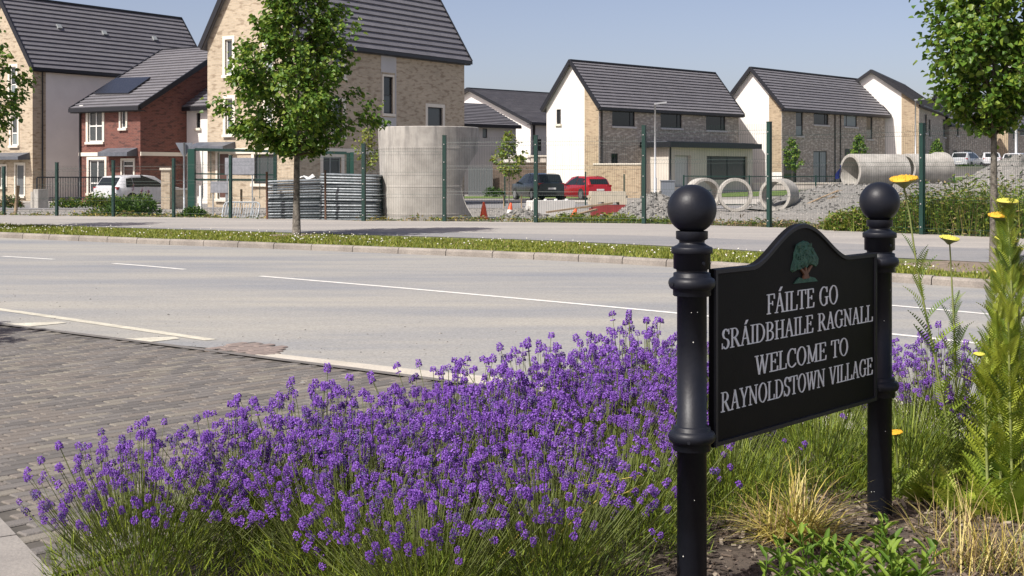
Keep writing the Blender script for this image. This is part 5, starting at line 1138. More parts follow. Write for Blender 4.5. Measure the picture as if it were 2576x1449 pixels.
    for sgn in (1, -1):
        m_ = MB(); m_.box((-l2 * .955, sgn * hw * .70, .60 * H), (.16, .30, .13)); sub('tail_light', m_, 'lamp_red'); m_ = MB(); m_.box((l2 * .95, sgn * hw * .66, .47 * H), (.14, .32, .10)); sub('headlight', m_, 'lamp_clear')
        m_ = MB(); m_.box((l2 * .30, sgn * (hw + .07), .64 * H), (.12, .17, .12)); sub('mirror', m_, mat)
    m_ = MB(); m_.box((-l2 * 1.0 - .004, 0, .44 * H), (.02, .5, .11)); sub('number_plate', m_, 'plate')
    m_ = MB(); m_.box((-l2 * .99, 0, .25 * H), (.06, W * .84, .16)); sub('rear_bumper', m_, 'rubber')
    return t_
car(352, 63, -.1, (.52, .854), 'white sport utility car parked behind the bush at left', 'paint_white', 4.3, 1.85, 1.54)
car(1352, 79, -.1, (-.36, .93), 'dark sport utility car parked left of the red car', 'paint_dark', 4.5, 1.88, 1.62)
car(1468, 80, -.12, (-.42, .91), 'red estate car parked by the buff wall', 'paint_red', 4.3, 1.78, 1.46, 'hatch')
def carz(x, Y): X = (x - HX) / FL * Y; return terr(X, Y)
car(2432, 120, carz(2432, 120), (.62, .78), 'white car in profile parked on the far street at right', 'paint_silver', 4.2, 1.8, 1.6)
car(2490, 123, carz(2490, 123), (.25, .97), 'white car with red tail lights next to the far white one', 'paint_white', 4.2, 1.8, 1.5)
car(2560, 118, carz(2560, 118), (.6, .8), 'white car at the right edge beyond the gravel heap', 'paint_white', 4.4, 1.85, 1.55)
m_ = MB(); a = at(2551, 394, 112); m_.box((a.x, a.y, a.z - .4), (.55, .5, .8)); m_.box((a.x, a.y, a.z + .03), (.6, .56, .06)); tag(m_.build('green_bin', 'fence_bright'), 'green bin above the gravel heap at the right edge', 'bin')
plain('tarp_blue', (.02, .05, .45), .5)
m_ = MB(); a = at(2108, 428, 55.2)
m_.grid([[a + Vector((.10 * math.cos(t * .9) + .10 * j + rnd.uniform(-.04, .04), .12 * j, .22 - .14 * t + rnd.uniform(-.04, .04))) for t in range(5)] for j in range(3)], 0, False, False)
tag(m_.build('blue_sheet', 'tarp_blue'), 'blue plastic sheet hanging at the mouth of the large pipe', 'sheet')
# ------------------------------------------------------------------ vegetation
plain('bark', (0.045, 0.038, 0.03), .9, col2=(0.20, 0.18, 0.15), scale=16, bump=.8, bscale=40)
plain('twig', (0.075, 0.055, 0.035), .9)
plain('leaf_a', (0.070, 0.145, 0.020), .42, trans=.32, spec=.4); plain('leaf_b', (0.115, 0.205, 0.027), .42, trans=.32, spec=.4); plain('leaf_c', (0.21, 0.29, 0.04), .45, trans=.35, spec=.4)
plain('leaf_y', (0.25, 0.27, 0.05), .5, trans=.35); plain('leaf_d', (0.035, 0.075, 0.014), .5, trans=.25)
plain('grass_a', (0.165, 0.21, 0.028), .6, trans=.3); plain('grass_b', (0.27, 0.29, 0.042), .6, trans=.3); plain('grass_dry', (0.33, 0.25, 0.12), .7, trans=.2); plain('clover', (.72, .70, .62), .7)
plain('straw', (0.50, 0.40, 0.09), .6, trans=.2); plain('straw_pale', (0.62, 0.52, 0.20), .6, trans=.2); plain('straw_brown', (0.26, 0.18, 0.09), .7)
plain('lav_leaf_a', (0.155, 0.225, 0.024), .6, trans=.3); plain('lav_leaf_b', (0.285, 0.35, 0.04), .6, trans=.3); plain('lav_leaf_c', (0.075, 0.12, 0.02), .6, trans=.2)
plain('lav_stem', (0.15, 0.18, 0.05), .6); plain('lav_flower', (0.20, 0.078, 0.43), .6, trans=.25, spec=.2); plain('lav_flower_b', (0.30, 0.14, 0.57), .6, trans=.25, spec=.2); plain('lav_calyx', (0.07, 0.045, 0.14), .7); plain('lav_faded', (0.16, 0.13, 0.14), .7); plain('lav_bud', (0.10, 0.075, 0.20), .7)
plain('fern_a', (0.26, 0.35, 0.04), .55, trans=.45); plain('fern_b', (0.42, 0.48, 0.06), .55, trans=.45); plain('fern_c', (0.13, 0.21, 0.035), .55, trans=.3)
plain('yarrow_gold', (0.62, 0.36, 0.02), .7); plain('yarrow_lemon', (0.52, 0.49, 0.07), .7); plain('yarrow_stem', (0.20, 0.23, 0.07), .7)
plain('herb_a', (0.10, 0.19, 0.022), .55, trans=.35, spec=.3); plain('herb_b', (0.20, 0.30, 0.035), .55, trans=.35, spec=.3); plain('bush_purple', (.30, .08, .22), .7)

def leaf(mb, p, d, n, L, W, m, fold=.25):
    """a folded leaf: base p, direction d, rough normal n"""
    d = d.normalized(); s_ = d.cross(n)
    s_ = s_.normalized() if s_.length > 1e-4 else Vector((1, 0, 0)); n = s_.cross(d)
    a, b = p + d * (L * .35) + s_ * (W / 2) + n * (W * fold), p + d * (L * .35) - s_ * (W / 2) + n * (W * fold)
    c, e = p + d * (L * .72) + s_ * (W * .36) + n * (W * fold * .6), p + d * (L * .72) - s_ * (W * .36) + n * (W * fold * .6); t = p + d * L - n * (L * .12)
    i = len(mb.v); mb.v.extend([tuple(q) for q in (p, a, c, t, e, b)])
    for f in ((i, i + 1, i + 2, i + 3), (i, i + 3, i + 4, i + 5)): mb.f.append(f); mb.m.append(m); mb.uv.append(None); mb.sm.append(True)
def blade(mb, p, d, L, W, m, droop=.5, seg=3, side=None):
    d = d.normalized(); s_ = side or d.cross(Vector((0, 0, 1)))
    s_ = (s_ if s_.length > 1e-3 else Vector((1, 0, 0))).normalized() * (W / 2); q = p.copy(); i = len(mb.v); out_ = Vector((d.x, d.y, 0))
    for k in range(seg + 1):
        t = k / seg; w_ = s_ * (1 - t ** 1.6 * .92); mb.v.extend([tuple(q - w_), tuple(q + w_)])
        dd = (d + Vector((out_.x, out_.y, -1)) * droop * t * t).normalized(); q = q + dd * (L / seg)
    for k in range(seg): mb.f.append((i + 2 * k, i + 2 * k + 1, i + 2 * k + 3, i + 2 * k + 2)); mb.m.append(m); mb.uv.append(None); mb.sm.append(True)
def tree(name, label, base, H, prof, tr, z0, nlimb, nleaf, ls, mats, seed, cat='tree', lean=(0, 0), squash=1.0, wts=(4, 4, 3), droop=.35):
    """prof: [(z, radius)] of the crown"""
    r_ = random.Random(seed); base = Vector(base); t_ = thing(name, label, cat, base)
    def rad(z):
        for (a, ra), (b, rb) in zip(prof, prof[1:]):
            if a <= z <= b: return ra + (rb - ra) * (z - a) / (b - a)
        return 0.02
    trunk = MB(); pts, rr = [], []
    for k in range(9):
        t = k / 8; z = H * .93 * t; pts.append(base + Vector((lean[0] * t + .03 * math.sin(3 * t + seed) * H * .1, lean[1] * t + .02 * math.cos(4 * t + seed) * H * .1, z - .05))); rr.append(tr * (1.25 if k == 0 else 1) * (1 - .88 * t ** 1.1))
    trunk.tube(pts, rr, 10); trunk_o = trunk.build('trunk', 'bark', t_)
    def trunk_at(z):
        k = max(0, min(7.999, z / (H * .93) * 8)); i = int(k); return pts[i].lerp(pts[i + 1], k - i)
    br = MB(); lf = MB(); tips = []
    zmin, zmax = prof[0][0], prof[-1][0]
    for k in range(nlimb):
        f = (k + r_.random()) / nlimb; zt = zmin + (zmax - zmin) * (f ** .9); az = k * 2.39996 + r_.uniform(-.4, .4); R_ = rad(zt) * r_.uniform(.72, 1.12)
        tip = trunk_at(min(zt, H * .9)) * 1.0; tip = Vector((tip.x + R_ * math.cos(az), tip.y + R_ * squash * math.sin(az), base.z + zt + r_.uniform(-.05, .12) * R_))
        zs = max(z0, zt - R_ * r_.uniform(.45, .9)); st = trunk_at(min(zs, H * .85)); mid = st.lerp(tip, .55) + Vector((0, 0, -.10 * R_ + .05))
        br.tube([st, mid, tip], [max(.008, tr * .28 * (1 - .5 * f)), max(.006, tr * .15), .004], 5, 0, False)
        tips.append((st, mid, tip, R_))
        for j in range(3):
            a = st.lerp(mid, r_.uniform(.5, 1)) if j == 0 else mid.lerp(tip, r_.uniform(.1, .8)); q = a + Vector((r_.gauss(0, 1), r_.gauss(0, 1), r_.gauss(.15, .5))).normalized() * R_ * r_.uniform(.18, .36); br.tube([a, q], [.008, .003], 4, 0, False); tips.append((a, a.lerp(q, .5), q, R_ * .5))
    wsum = [max(.15, x[3]) ** 1.1 for x in tips]
    for k in range(nleaf):
        st, mid, tip, R_ = r_.choices(tips, wsum)[0]; u = r_.random() ** .6; p = (mid.lerp(tip, (u - .4) / .6) if u > .4 else st.lerp(mid, .5 + u / .8)); sp = .05 + .07 * R_
        p = p + Vector((r_.gauss(0, sp), r_.gauss(0, sp), r_.gauss(0, sp * .8))); cen_ = trunk_at(max(0, p.z - base.z)); o_ = Vector((p.x - cen_.x, p.y - cen_.y, 0)); o_ = o_.normalized() if o_.length > .01 else Vector((1, 0, 0))
        d = (o_ * .8 + Vector((r_.gauss(0, .6), r_.gauss(0, .6), r_.gauss(-droop, .45)))); n = Vector((0, 0, 1)) * .8 + o_ * .5 + Vector((r_.gauss(0, .5), r_.gauss(0, .5), r_.gauss(0, .4))); L = ls * r_.uniform(.6, 1.25)
        leaf(lf, p, d, n, L, L * r_.uniform(.75, .98), r_.choices(range(len(mats)), wts[:len(mats)])[0])
    br.build('limbs', 'twig', t_); lf.build('crown', mats, t_, 'stuff'); return t_
LM = ['leaf_a', 'leaf_b', 'leaf_c']
b1 = gnd(748, 592, .12)
tree('street_tree', 'leafy green street tree on the verge in front of the tall tan house', b1, 7.0, [(1.95, .4), (2.15, 1.0), (2.6, 1.5), (3.15, 1.72), (3.8, 1.52), (4.6, 1.32), (5.4, 1.08), (6.2, .7), (6.9, .15)], .085, 1.9, 84, 12500, .118, LM, 11, wts=(4, 4, 4))
b2 = gnd(2503, 672, .12)
tree('street_tree', 'leafy green street tree at the right edge with mottled trunk', b2, 5.6, [(2.2, .15), (2.45, .55), (2.8, .95), (3.2, 1.1), (3.7, 1.02), (4.4, .9), (5.0, .6), (5.5, .1)], .066, 2.0, 66, 8600, .105, LM, 23, wts=(4, 4, 4))
tree('street_tree', 'street tree at the left edge, only a few leafy branch tips showing', (-14.35, 34.2, .12), 6.6, [(2.0, .35), (2.3, 1.0), (2.8, 1.6), (3.3, 1.75), (3.9, 1.55), (4.6, 1.3), (5.4, 1.0), (6.4, .15)], .085, 1.9, 50, 4600, .135, LM, 31)
tree('street_tree', 'street tree out of the picture at left whose shadow tip falls on the paving', (-8.35, 10.3, 0), 5.4, [(2.0, .3), (2.6, 1.2), (3.4, 1.35), (4.4, .9), (5.3, .1)], .07, 1.8, 40, 3500, .14, LM, 37)
tree('sapling', 'young pale-leaved sapling in front of the far white house', Vector((at(1281, 500, 62).x, 62, terr(-.1, 62))), 3.75, [(1.55, .25), (1.9, .8), (2.5, .85), (3.0, .55), (3.7, .08)], .03, 1.5, 30, 750, .14, ['leaf_b', 'leaf_c', 'leaf_y'], 5, wts=(2, 4, 4))
tree('sapling', 'thin yellowish sapling standing left of the concrete chamber', Vector((at(926, 500, 47).x, 47, .03)), 3.2, [(1.7, .12), (2.1, .38), (2.6, .42), (3.2, .06)], .02, 1.5, 20, 330, .11, ['leaf_c', 'leaf_y'], 8, wts=(2, 4))
for x, yt, yb, Y, s_, lab in ((1993, 345, 425, 84, 41, 'small conical young tree in front of the second white gable house'), (2160, 335, 405, 90, 42, 'small conical young tree left of the large pipes'), (2357, 348, 398, 100, 43, 'small conical young tree right of the fence post by the pipes')):
    X = at(x, 400, Y).x; g = terr(X, Y); zt, zb_ = at(x, yt, Y).z - g, at(x, yb, Y).z - g
    tree('young_tree', lab, (X, Y, g), zt, [(max(.3, zb_), .25), (max(.4, zb_) + .25 * (zt - zb_), .62), (zb_ + .6 * (zt - zb_), .42), (zt, .05)], .03, .3, 26, 900, .15, ['leaf_a', 'leaf_b', 'leaf_c'], s_)
# stakes round the sapling
for x in (1267, 1312):
    m_ = MB(); a = at(x, 490, 60); m_.tube([(a.x, a.y, -.1), (a.x, a.y, a.z)], .035, 6); tag(m_.build('tree_stake', 'timber'), 'grey timber stake %s of the pale sapling' % ('left' if x < 1280 else 'right'), 'stake')

def leafmass(name, label, c, rx, ry, h, n, ls, mats, seed, cat='bush', stuff=False, up_=.6, extra=None):
    r_ = random.Random(seed); m_ = MB(); c = Vector(c)
    lob = [(r_.uniform(-.6, .6), r_.uniform(-.6, .6), r_.uniform(.45, .7), r_.uniform(.55, 1.0)) for _k in range(7)]
    for k in range(n):
        lx, ly, lr, lh = r_.choice(lob); a = r_.uniform(0, 6.28); ra = math.sqrt(r_.random()) * lr; z = h * lh * (1 - (ra / lr) ** 2 * .8) * r_.random() ** .45
        p = c + Vector(((lx + ra * math.cos(a)) * rx, (ly + ra * math.sin(a)) * ry, z)); d = Vector((r_.gauss(0, .7) + math.cos(a) * .4, r_.gauss(0, .7) + math.sin(a) * .4, r_.gauss(up_, .5)))
        leaf(m_, p, d, Vector((r_.gauss(0, .6), r_.gauss(0, .6), 1)), ls * r_.uniform(.6, 1.4), ls * r_.uniform(.3, .6), r_.randrange(len(mats)))
    for k in range(10): a = r_.uniform(0, 6.28); q = r_.random() * .5; m_.tube([c + Vector((rx * q * math.cos(a) * .4, ry * q * math.sin(a) * .4, -.03)), c + Vector((rx * q * math.cos(a), ry * q * math.sin(a), h * .6))], [.012, .005], 4, len(mats), False)
    o = m_.build(name, list(mats) + ['twig'])
    if stuff: o['kind'] = 'stuff'
    return tag(o, label, cat)
def gz(x, y, Y): a = at(x, y, Y); return (a.x, a.y, terr(a.x, a.y))
leafmass('bush', 'large green bush with purple flower spires by the fence at left', gz(350, 540, 44.6), .95, .6, .95, 2600, .12, ['leaf_a', 'leaf_b', 'leaf_d'], 1)
leafmass('bush', 'low green bush left of the large bush by the fence', gz(262, 540, 44.9), .6, .5, .5, 900, .11, ['leaf_b', 'leaf_a', 'grass_b'], 2)
leafmass('bush', 'low dark green bush at the foot of the gate post', gz(490, 545, 43.6), .5, .45, .5, 900, .11, ['leaf_a', 'leaf_d', 'leaf_b'], 3)
leafmass('bush', 'dark shrub in front of the brown brick wall', gz(1246, 495, 88), .7, .5, .75, 700, .14, ['leaf_d', 'leaf_a'], 4)
for k, (x, lab) in enumerate(((246, 'left clump of the clipped hedge before the red brick house'), (300, 'middle clump of the clipped hedge before the red brick house'), (352, 'right clump of the clipped hedge behind the large bush'), (170, 'small bright shrub by the black railing at left'), (28, 'reddish shrub at the far left by the door'))):
    leafmass('hedge_shrub', lab, gz(x, 495, 59.5), .62, .35, .78 if k < 3 else .6, 800, .13, ['leaf_a', 'leaf_b', 'grass_b'] if k < 4 else ['straw_brown', 'leaf_a'], 20 + k, 'shrub')
leafmass('shrub', 'green shrubs below the far parked cars', gz(2450, 415, 112), 2.2, .6, .75, 1600, .22, ['leaf_a', 'leaf_b', 'leaf_d'], 31, 'shrub')
for x, y0, y1 in ((333, 505, 462), (355, 510, 474), (372, 508, 478)):
    m_ = MB(); a, b = at(x, y0, 44.2), at(x + 2, y1, 44.2); m_.tube([a, b], [.01, .005], 4, 0, False)
    for k in range(26): p = a.lerp(b, .55 + .45 * rnd.random()); leaf(m_, p, Vector((rnd.gauss(0, 1), rnd.gauss(0, 1), .2)), Vector((0, 0, 1)), .05, .04, 1)
    tag(m_.build('flower_spire', ['lav_stem', 'bush_purple']), 'purple flower spire, %s of three above the large bush' % {333: 'tallest', 355: 'middle', 372: 'rightmost'}[x], 'flower')

# weeds and rough grass along the fence: nobody could count them
def weeds(name, label, line, n, hmin, hmax, mats, seed, width=.6, leafy=.35, wd=.02):
    r_ = random.Random(seed); m_ = MB()
    for k in range(n):
        t = r_.random() * (len(line) - 1); i = min(int(t), len(line) - 2); f = t - i; (xa, ya, Ya, ha), (xb, yb, Yb, hb) = line[i], line[i + 1]
        X, Y = xa + (xb - xa) * f, ya + (yb - ya) * f; hs = ha + (hb - ha) * f; dn = r_.uniform(-.5, .5) * width; dx = r_.gauss(0, .1)
        X += dx + .35 * dn; Y += dn; z = max(terr(X, Y), .10 if Y < 41 else 0) - .02; h = r_.uniform(hmin, hmax) * hs * (.6 + .4 * math.sin(X * 2.3 + Y) ** 2); p = Vector((X, Y, z))
        if r_.random() < leafy:
            for j in range(5): leaf(m_, p + Vector((r_.gauss(0, .04), r_.gauss(0, .04), h * r_.uniform(.1, 1))), Vector((r_.gauss(0, 1), r_.gauss(0, 1), r_.uniform(-.2, .8))), Vector((r_.gauss(0, .4), r_.gauss(0, .4), 1)), .11 * r_.uniform(.6, 1.4), .05, r_.randrange(len(mats)))
        else: blade(m_, p, Vector((r_.gauss(0, .35), r_.gauss(0, .35), 1)), h, wd, r_.randrange(len(mats)), r_.uniform(.1, .6))
    o = m_.build(name, mats); o['kind'] = 'stuff'; return tag(o, label, 'weeds')
def L3(pts): return [((x - HX) / FL * Y, Y, Y, h) for x, Y, h in pts]
weeds('weeds', 'tall rough weeds and grass behind the fence at the right', L3([(2090, 34.2, .4), (2200, 33.2, .75), (2320, 32.3, 1.15), (2450, 31.2, 1.35), (2600, 29.8, 1.3)]), 8500, .4, 1.15, ['leaf_b', 'leaf_c', 'grass_a', 'grass_b', 'leaf_a', 'grass_dry', 'grass_a'], 51, 2.2, .5)
weeds('weeds', 'fresh green grass at the fence foot below the planks', L3([(1365, 38.7, .5), (1450, 38.5, .7), (1560, 38.2, .7), (1700, 37.6, .45)]), 2200, .2, .55, ['grass_a', 'grass_b', 'leaf_b'], 52, .9, .15)
weeds('weeds', 'dry brown weeds at the fence foot between the two sign balls', L3([(1690, 37.3, .5), (1850, 36.2, .55), (1980, 35.2, .45), (2120, 34.0, .5)]), 1700, .15, .55, ['grass_dry', 'straw_brown', 'grass_a', 'leaf_b'], 53, .8, .2)
weeds('weeds', 'dry weeds and tufts at the fence foot on the left', L3([(-60, 45.4, .5), (150, 44.4, .45), (300, 43.6, .6), (470, 42.8, .5), (680, 41.5, .35)]), 2400, .15, .6, ['grass_dry', 'straw', 'grass_a', 'leaf_b'], 54, .8, .3)
weeds('weeds', 'sparse weeds at the foot of the concrete chamber', L3([(900, 40.0, .3), (1080, 39.6, .35), (1220, 39.2, .4), (1350, 38.8, .35)]), 420, .15, .7, ['grass_dry', 'grass_a', 'leaf_b', 'straw'], 55, .6, .25)
# verge grass with clover
gm = MB(); cm = MB(); PITS = [(b1, .75), (b2, 1.5)]
def verge_pt():
    while True:
        i = rnd.randrange(len(kerb) - 1); a = kerb[i].lerp(kerb[i + 1], rnd.random())
        if -19 < a.x < 8.6: break
    n_ = Vector((.53, .848)); w_ = 3.1 if a.x < 0 else 2.6
    for _t in range(6):
        p = a + n_ * rnd.uniform(.17, w_)
        if inside(p, VPOLY): return p
    return None
VPOLY = [tuple(p) for p in vfront] + [tuple(p) for p in reversed(vback)]
for k in range(46000):
    p = verge_pt()
    if p is None: continue
    if any((p - Vector(q[:2])).length < r_ * (1 + .2 * math.sin(p.x * 9)) and rnd.random() < .93 for q, r_ in PITS): continue
    patch = math.sin(p.x * 1.3 + p.y * .7) + math.sin(p.x * 3.1 - p.y * 2.2)
    h = rnd.uniform(.03, .085) * (1.15 if patch > .3 else .85)
    q = Vector((p.x, p.y, .115)); d = Vector((rnd.gauss(0, .5), rnd.gauss(0, .5), 1)); s_ = Vector((rnd.uniform(-1, 1), rnd.uniform(-1, 1), 0)).normalized() * rnd.uniform(.010, .02)
    gm.face([q - s_, q + s_, q + d.normalized() * h], rnd.choices((0, 1, 2), (4, 5, .5))[0])
    if rnd.random() < .007 * (1.8 if patch > .2 else .5):
        c = q + Vector((0, 0, rnd.uniform(.06, .10))); r_ = rnd.uniform(.012, .02)
        P = [c + Vector(v) * r_ for v in ((1, 0, 0), (0, 1, 0), (-1, 0, 0), (0, -1, 0), (0, 0, 1), (0, 0, -1))]
        for f in ((0, 1, 4), (1, 2, 4), (2, 3, 4), (3, 0, 4), (1, 0, 5), (2, 1, 5), (3, 2, 5), (0, 3, 5)): cm.face([P[i] for i in f])
o = gm.build('verge_grass', ['grass_a', 'grass_b', 'grass_dry']); o['kind'] = 'stuff'; tag(o, 'short green grass on the verge behind the kerb', 'grass')
o = cm.build('clover_flowers', 'clover'); o['kind'] = 'stuff'; tag(o, 'tiny white clover flowers dotted over the verge grass', 'flowers')
for q, r_ in PITS:
    ring = [(q.x + r_ * .95 * math.cos(a) * (1 + .12 * math.sin(3 * a)), q.y + r_ * .95 * math.sin(a) * (1 + .1 * math.cos(4 * a))) for a in [k * .2618 for k in range(24)]]
    poly_sheet('tree_pit', ring, .1205, 'soil_pit' if 'soil_pit' in MAT else 'kerb_mat')
# ------------------------------------------------------------------ lavender
SPK = []
for vI in range(16):
    r_ = random.Random(100 + vI); m_ = MB(); Ls = [.24, .30, .36, .42][vI % 4]; bend = r_.uniform(.01, .05); pts = [Vector((bend * t * t, 0, Ls * t)) for t in (0, .35, .7, 1)]
    m_.tube(pts, [.0022, .0019, .0016, .0014], 4, 0, False); tip = pts[-1]; ax = (pts[-1] - pts[-2]).normalized(); nw = r_.choice((3, 3, 4, 4, 5)); z = 0.0; big = r_.uniform(1.0, 1.35)
    whorls = [(j * .0078, 1 - .42 * (j / nw) ** 2) for j in range(nw)]
    if r_.random() < .35: whorls.insert(0, (-.026, .75))
    for dz, sc in whorls:
        c = tip + ax * (dz - .004); nf = 7; ph = r_.uniform(0, 6)
        for f in range(nf):
            a = ph + 6.283 * f / nf; o_ = Vector((math.cos(a), math.sin(a), 0)); rr_ = .0105 * sc * big * r_.uniform(.8, 1.2); p = c + o_ * rr_ * .45 + Vector((0, 0, r_.uniform(-.002, .002))); d = (o_ + Vector((0, 0, r_.uniform(.1, .7)))).normalized(); u = d.cross(Vector((0, 0, 1))).normalized(); v = u.cross(d)
            s1_ = .0042 * sc * big * r_.uniform(.8, 1.3); e = p + d * rr_ * .85; mt = 1 if r_.random() < .55 else 2; q = [e + u * s1_, e + v * s1_ * .8, e - u * s1_, e - v * s1_ * .8]
            for k in range(4): m_.face([p, q[k], q[(k + 1) % 4]], 3 if k == 3 else mt)
            m_.face(q, mt)
    SPK.append((m_.mesh('flower_spike', ['lav_stem'] + (['lav_faded', 'lav_bud', 'lav_calyx'] if vI == 13 else ['lav_bud', 'lav_flower', 'lav_calyx'] if vI in (5, 10) else ['lav_flower', 'lav_flower_b', 'lav_calyx'])), Ls))
FOL = []
for vI in range(4):
    r_ = random.Random(200 + vI); m_ = MB()
    for k in range(3000):
        az = r_.uniform(0, 6.283); tl = math.acos(1 - r_.random() * .93); ra = r_.random() ** .42; d0 = Vector((math.sin(tl) * math.cos(az), math.sin(tl) * math.sin(az), math.cos(tl) * .86)); lump = 1 + .13 * math.sin(3 * az + vI) * math.sin(tl * 2) + .07 * math.sin(7 * az)
        p = Vector((d0.x * .36 * ra * lump, d0.y * .36 * ra * lump, .02 + d0.z * .34 * ra * lump)); d = (d0 * .55 + Vector((r_.gauss(0, .38), r_.gauss(0, .38), .75 + r_.gauss(0, .3)))); blade(m_, p, d, r_.uniform(.035, .075), r_.uniform(.0032, .0055), r_.choices((0, 1, 2), (4, 4, 2))[0], r_.uniform(-.1, .4), 2, Vector((r_.gauss(0, 1), r_.gauss(0, 1), r_.gauss(0, .4))))
    for k in range(260):
        az = r_.uniform(0, 6.283); tl = math.acos(1 - r_.random() * .6); d0 = Vector((math.sin(tl) * math.cos(az), math.sin(tl) * math.sin(az), math.cos(tl))); p = Vector((d0.x * .2, d0.y * .2, .05 + d0.z * .2)); blade(m_, p, d0 + Vector((r_.gauss(0, .1), r_.gauss(0, .1), .45)), r_.uniform(.2, .34), .0032, r_.choice((0, 1, 3)), .15, 3)
    FOL.append(m_.mesh('foliage', ['lav_leaf_a', 'lav_leaf_b', 'lav_leaf_c', 'lav_stem']))
PLANTS = [  # x, y, size, spikes, height factor, label
 (-1.40, 4.98, 1.0, 150, .88, 'lavender plant at the left end of the bed leaning over the brick paving'),
 (-.80, 5.62, 1.0, 150, 1.03, 'lavender plant second from the left along the paving edge'),
 (-.28, 6.18, 1.0, 150, 1.05, 'lavender plant third from the left along the paving edge'),
 (.22, 6.72, 1.02, 150, 1.08, 'lavender plant fourth from the left, at the inner corner by the road'),
 (.70, 7.25, 1.05, 150, 1.15, 'tall lavender plant just left of the sign, farthest back in the bed'),
 (1.25, 7.62, 1.05, 120, 1.12, 'lavender plant hidden behind the sign board at the back of the bed'),
 (1.85, 7.35, 1.0, 90, 1.1, 'lavender plant behind the right half of the sign board'),
 (2.32, 7.15, 1.0, 120, 1.05, 'lavender plant with pale stems just right of the right sign post'),
 (2.85, 6.75, .95, 70, 1.0, 'lavender plant behind the tall yellow-flowered stems at right'),
 (-1.06, 5.28, .95, 120, .95, 'lavender plant squeezed between the first two along the paving edge'),
 (-.50, 5.32, .95, 140, .98, 'lavender plant in the middle of the purple mass, left of centre'),
 (.06, 5.92, .95, 140, 1.02, 'lavender plant in the middle of the purple mass, right of centre'),
 (.56, 6.55, 1.0, 140, 1.06, 'lavender plant deep in the bed left of the sign post'),
 (-.62, 4.92, .95, 110, .95, 'lavender plant at the bottom left with much green showing'),
 (-.12, 5.42, 1.0, 150, 1.0, 'lavender plant in the thick of the purple mass, nearest row'),
 (.42, 5.98, 1.0, 130, 1.0, 'lavender plant in the middle of the bed left of the sign post'),
 (.92, 6.55, 1.0, 90, 1.0, 'lavender plant just behind the left sign post'),
 (-.30, 4.60, .9, 120, .92, 'lavender plant at the bottom edge of the picture, left of centre'),
 (.12, 4.86, .92, 140, .98, 'lavender plant at the bottom edge near the brown stone'),
 (.48, 5.46, .92, 60, .9, 'mostly green lavender plant beside the foot of the left sign post'),
 (.98, 5.98, .95, 10, .85, 'mostly green lavender plant below the left half of the sign board'),
 (1.50, 6.42, 1.0, 20, .9, 'mostly green lavender plant below the middle of the sign board'),
 (1.98, 6.62, .95, 12, .85, 'mostly green lavender plant behind the right sign post'),
 (2.45, 6.45, .9, 8, .8, 'low green lavender plant among the ferny leaves at right'),
]
for k, (x, y, sz, nsp, hf, lab) in enumerate(PLANTS):
    r_ = random.Random(300 + k); t_ = thing('lavender_plant', lab, 'lavender', (x, y, .02), 'lavender plants in the flower bed')
    f = link('foliage', FOL[k % 4], t_, 'stuff', True); f.rotation_euler = (0, 0, r_.uniform(0, 6.28)); f.scale = (sz * 1.12, sz * 1.12, sz * (1.04 + .25 * (hf - .9)))
    for j in range(min(290, int(nsp * 1.9))):
        az = r_.uniform(0, 6.283); tl = math.acos(1 - r_.random() ** 1.15 * .62) * (1.0 if nsp > 40 else .8) * (.88 if math.sin(az) < -.2 else 1.12); d = Vector((math.sin(tl) * math.cos(az), math.sin(tl) * math.sin(az), math.cos(tl))); me, Ls = r_.choice(SPK)
        sc = r_.uniform(.78, 1.08) * hf * .93; st = Vector((d.x * .27 * sz, d.y * .27 * sz, .04 + d.z * .25 * sz)) * r_.uniform(.85, 1.1); dd = (d * .85 + Vector((r_.gauss(0, .10), r_.gauss(0, .10), .28))).normalized()
        o = link('flower_spike', me, t_, None, True); o.location = st; o.rotation_mode = 'QUATERNION'; q = dd.to_track_quat('Z', 'X'); o.rotation_quaternion = q; o.scale = (sc, sc, sc)

# ------------------------------------------------------------------ yarrow
def frond(mb, p, d, n, L, m, pairs=13, wd=.30, curl=.25):
    d = d.normalized(); s_ = d.cross(n); s_ = s_.normalized() if s_.length > 1e-3 else Vector((1, 0, 0)); n = s_.cross(d).normalized(); q = p.copy(); pts = []
    for k in range(pairs + 1):
        t = k / pairs; pts.append(q.copy()); q = q + (d + n * -curl * t).normalized() * (L / pairs)
    for k in range(pairs):
        a, b = pts[k], pts[k + 1]; w_ = .0018; mb.face([a - s_ * w_, a + s_ * w_, b + s_ * w_, b - s_ * w_], m)
        t = (k + .5) / pairs; l2 = L * wd * math.sin(math.pi * min(1, .18 + .82 * t) ** .8) * .9 + .004; c = a.lerp(b, .5)
        for sg in (1, -1):
            e = (s_ * sg + d * .55 + n * .25).normalized(); wv = d * (L / pairs * .30)
            mb.face([c - wv, c + e * l2 * .55 - wv * .9, c + e * l2, c + e * l2 * .5 + wv * .9, c + wv], m)
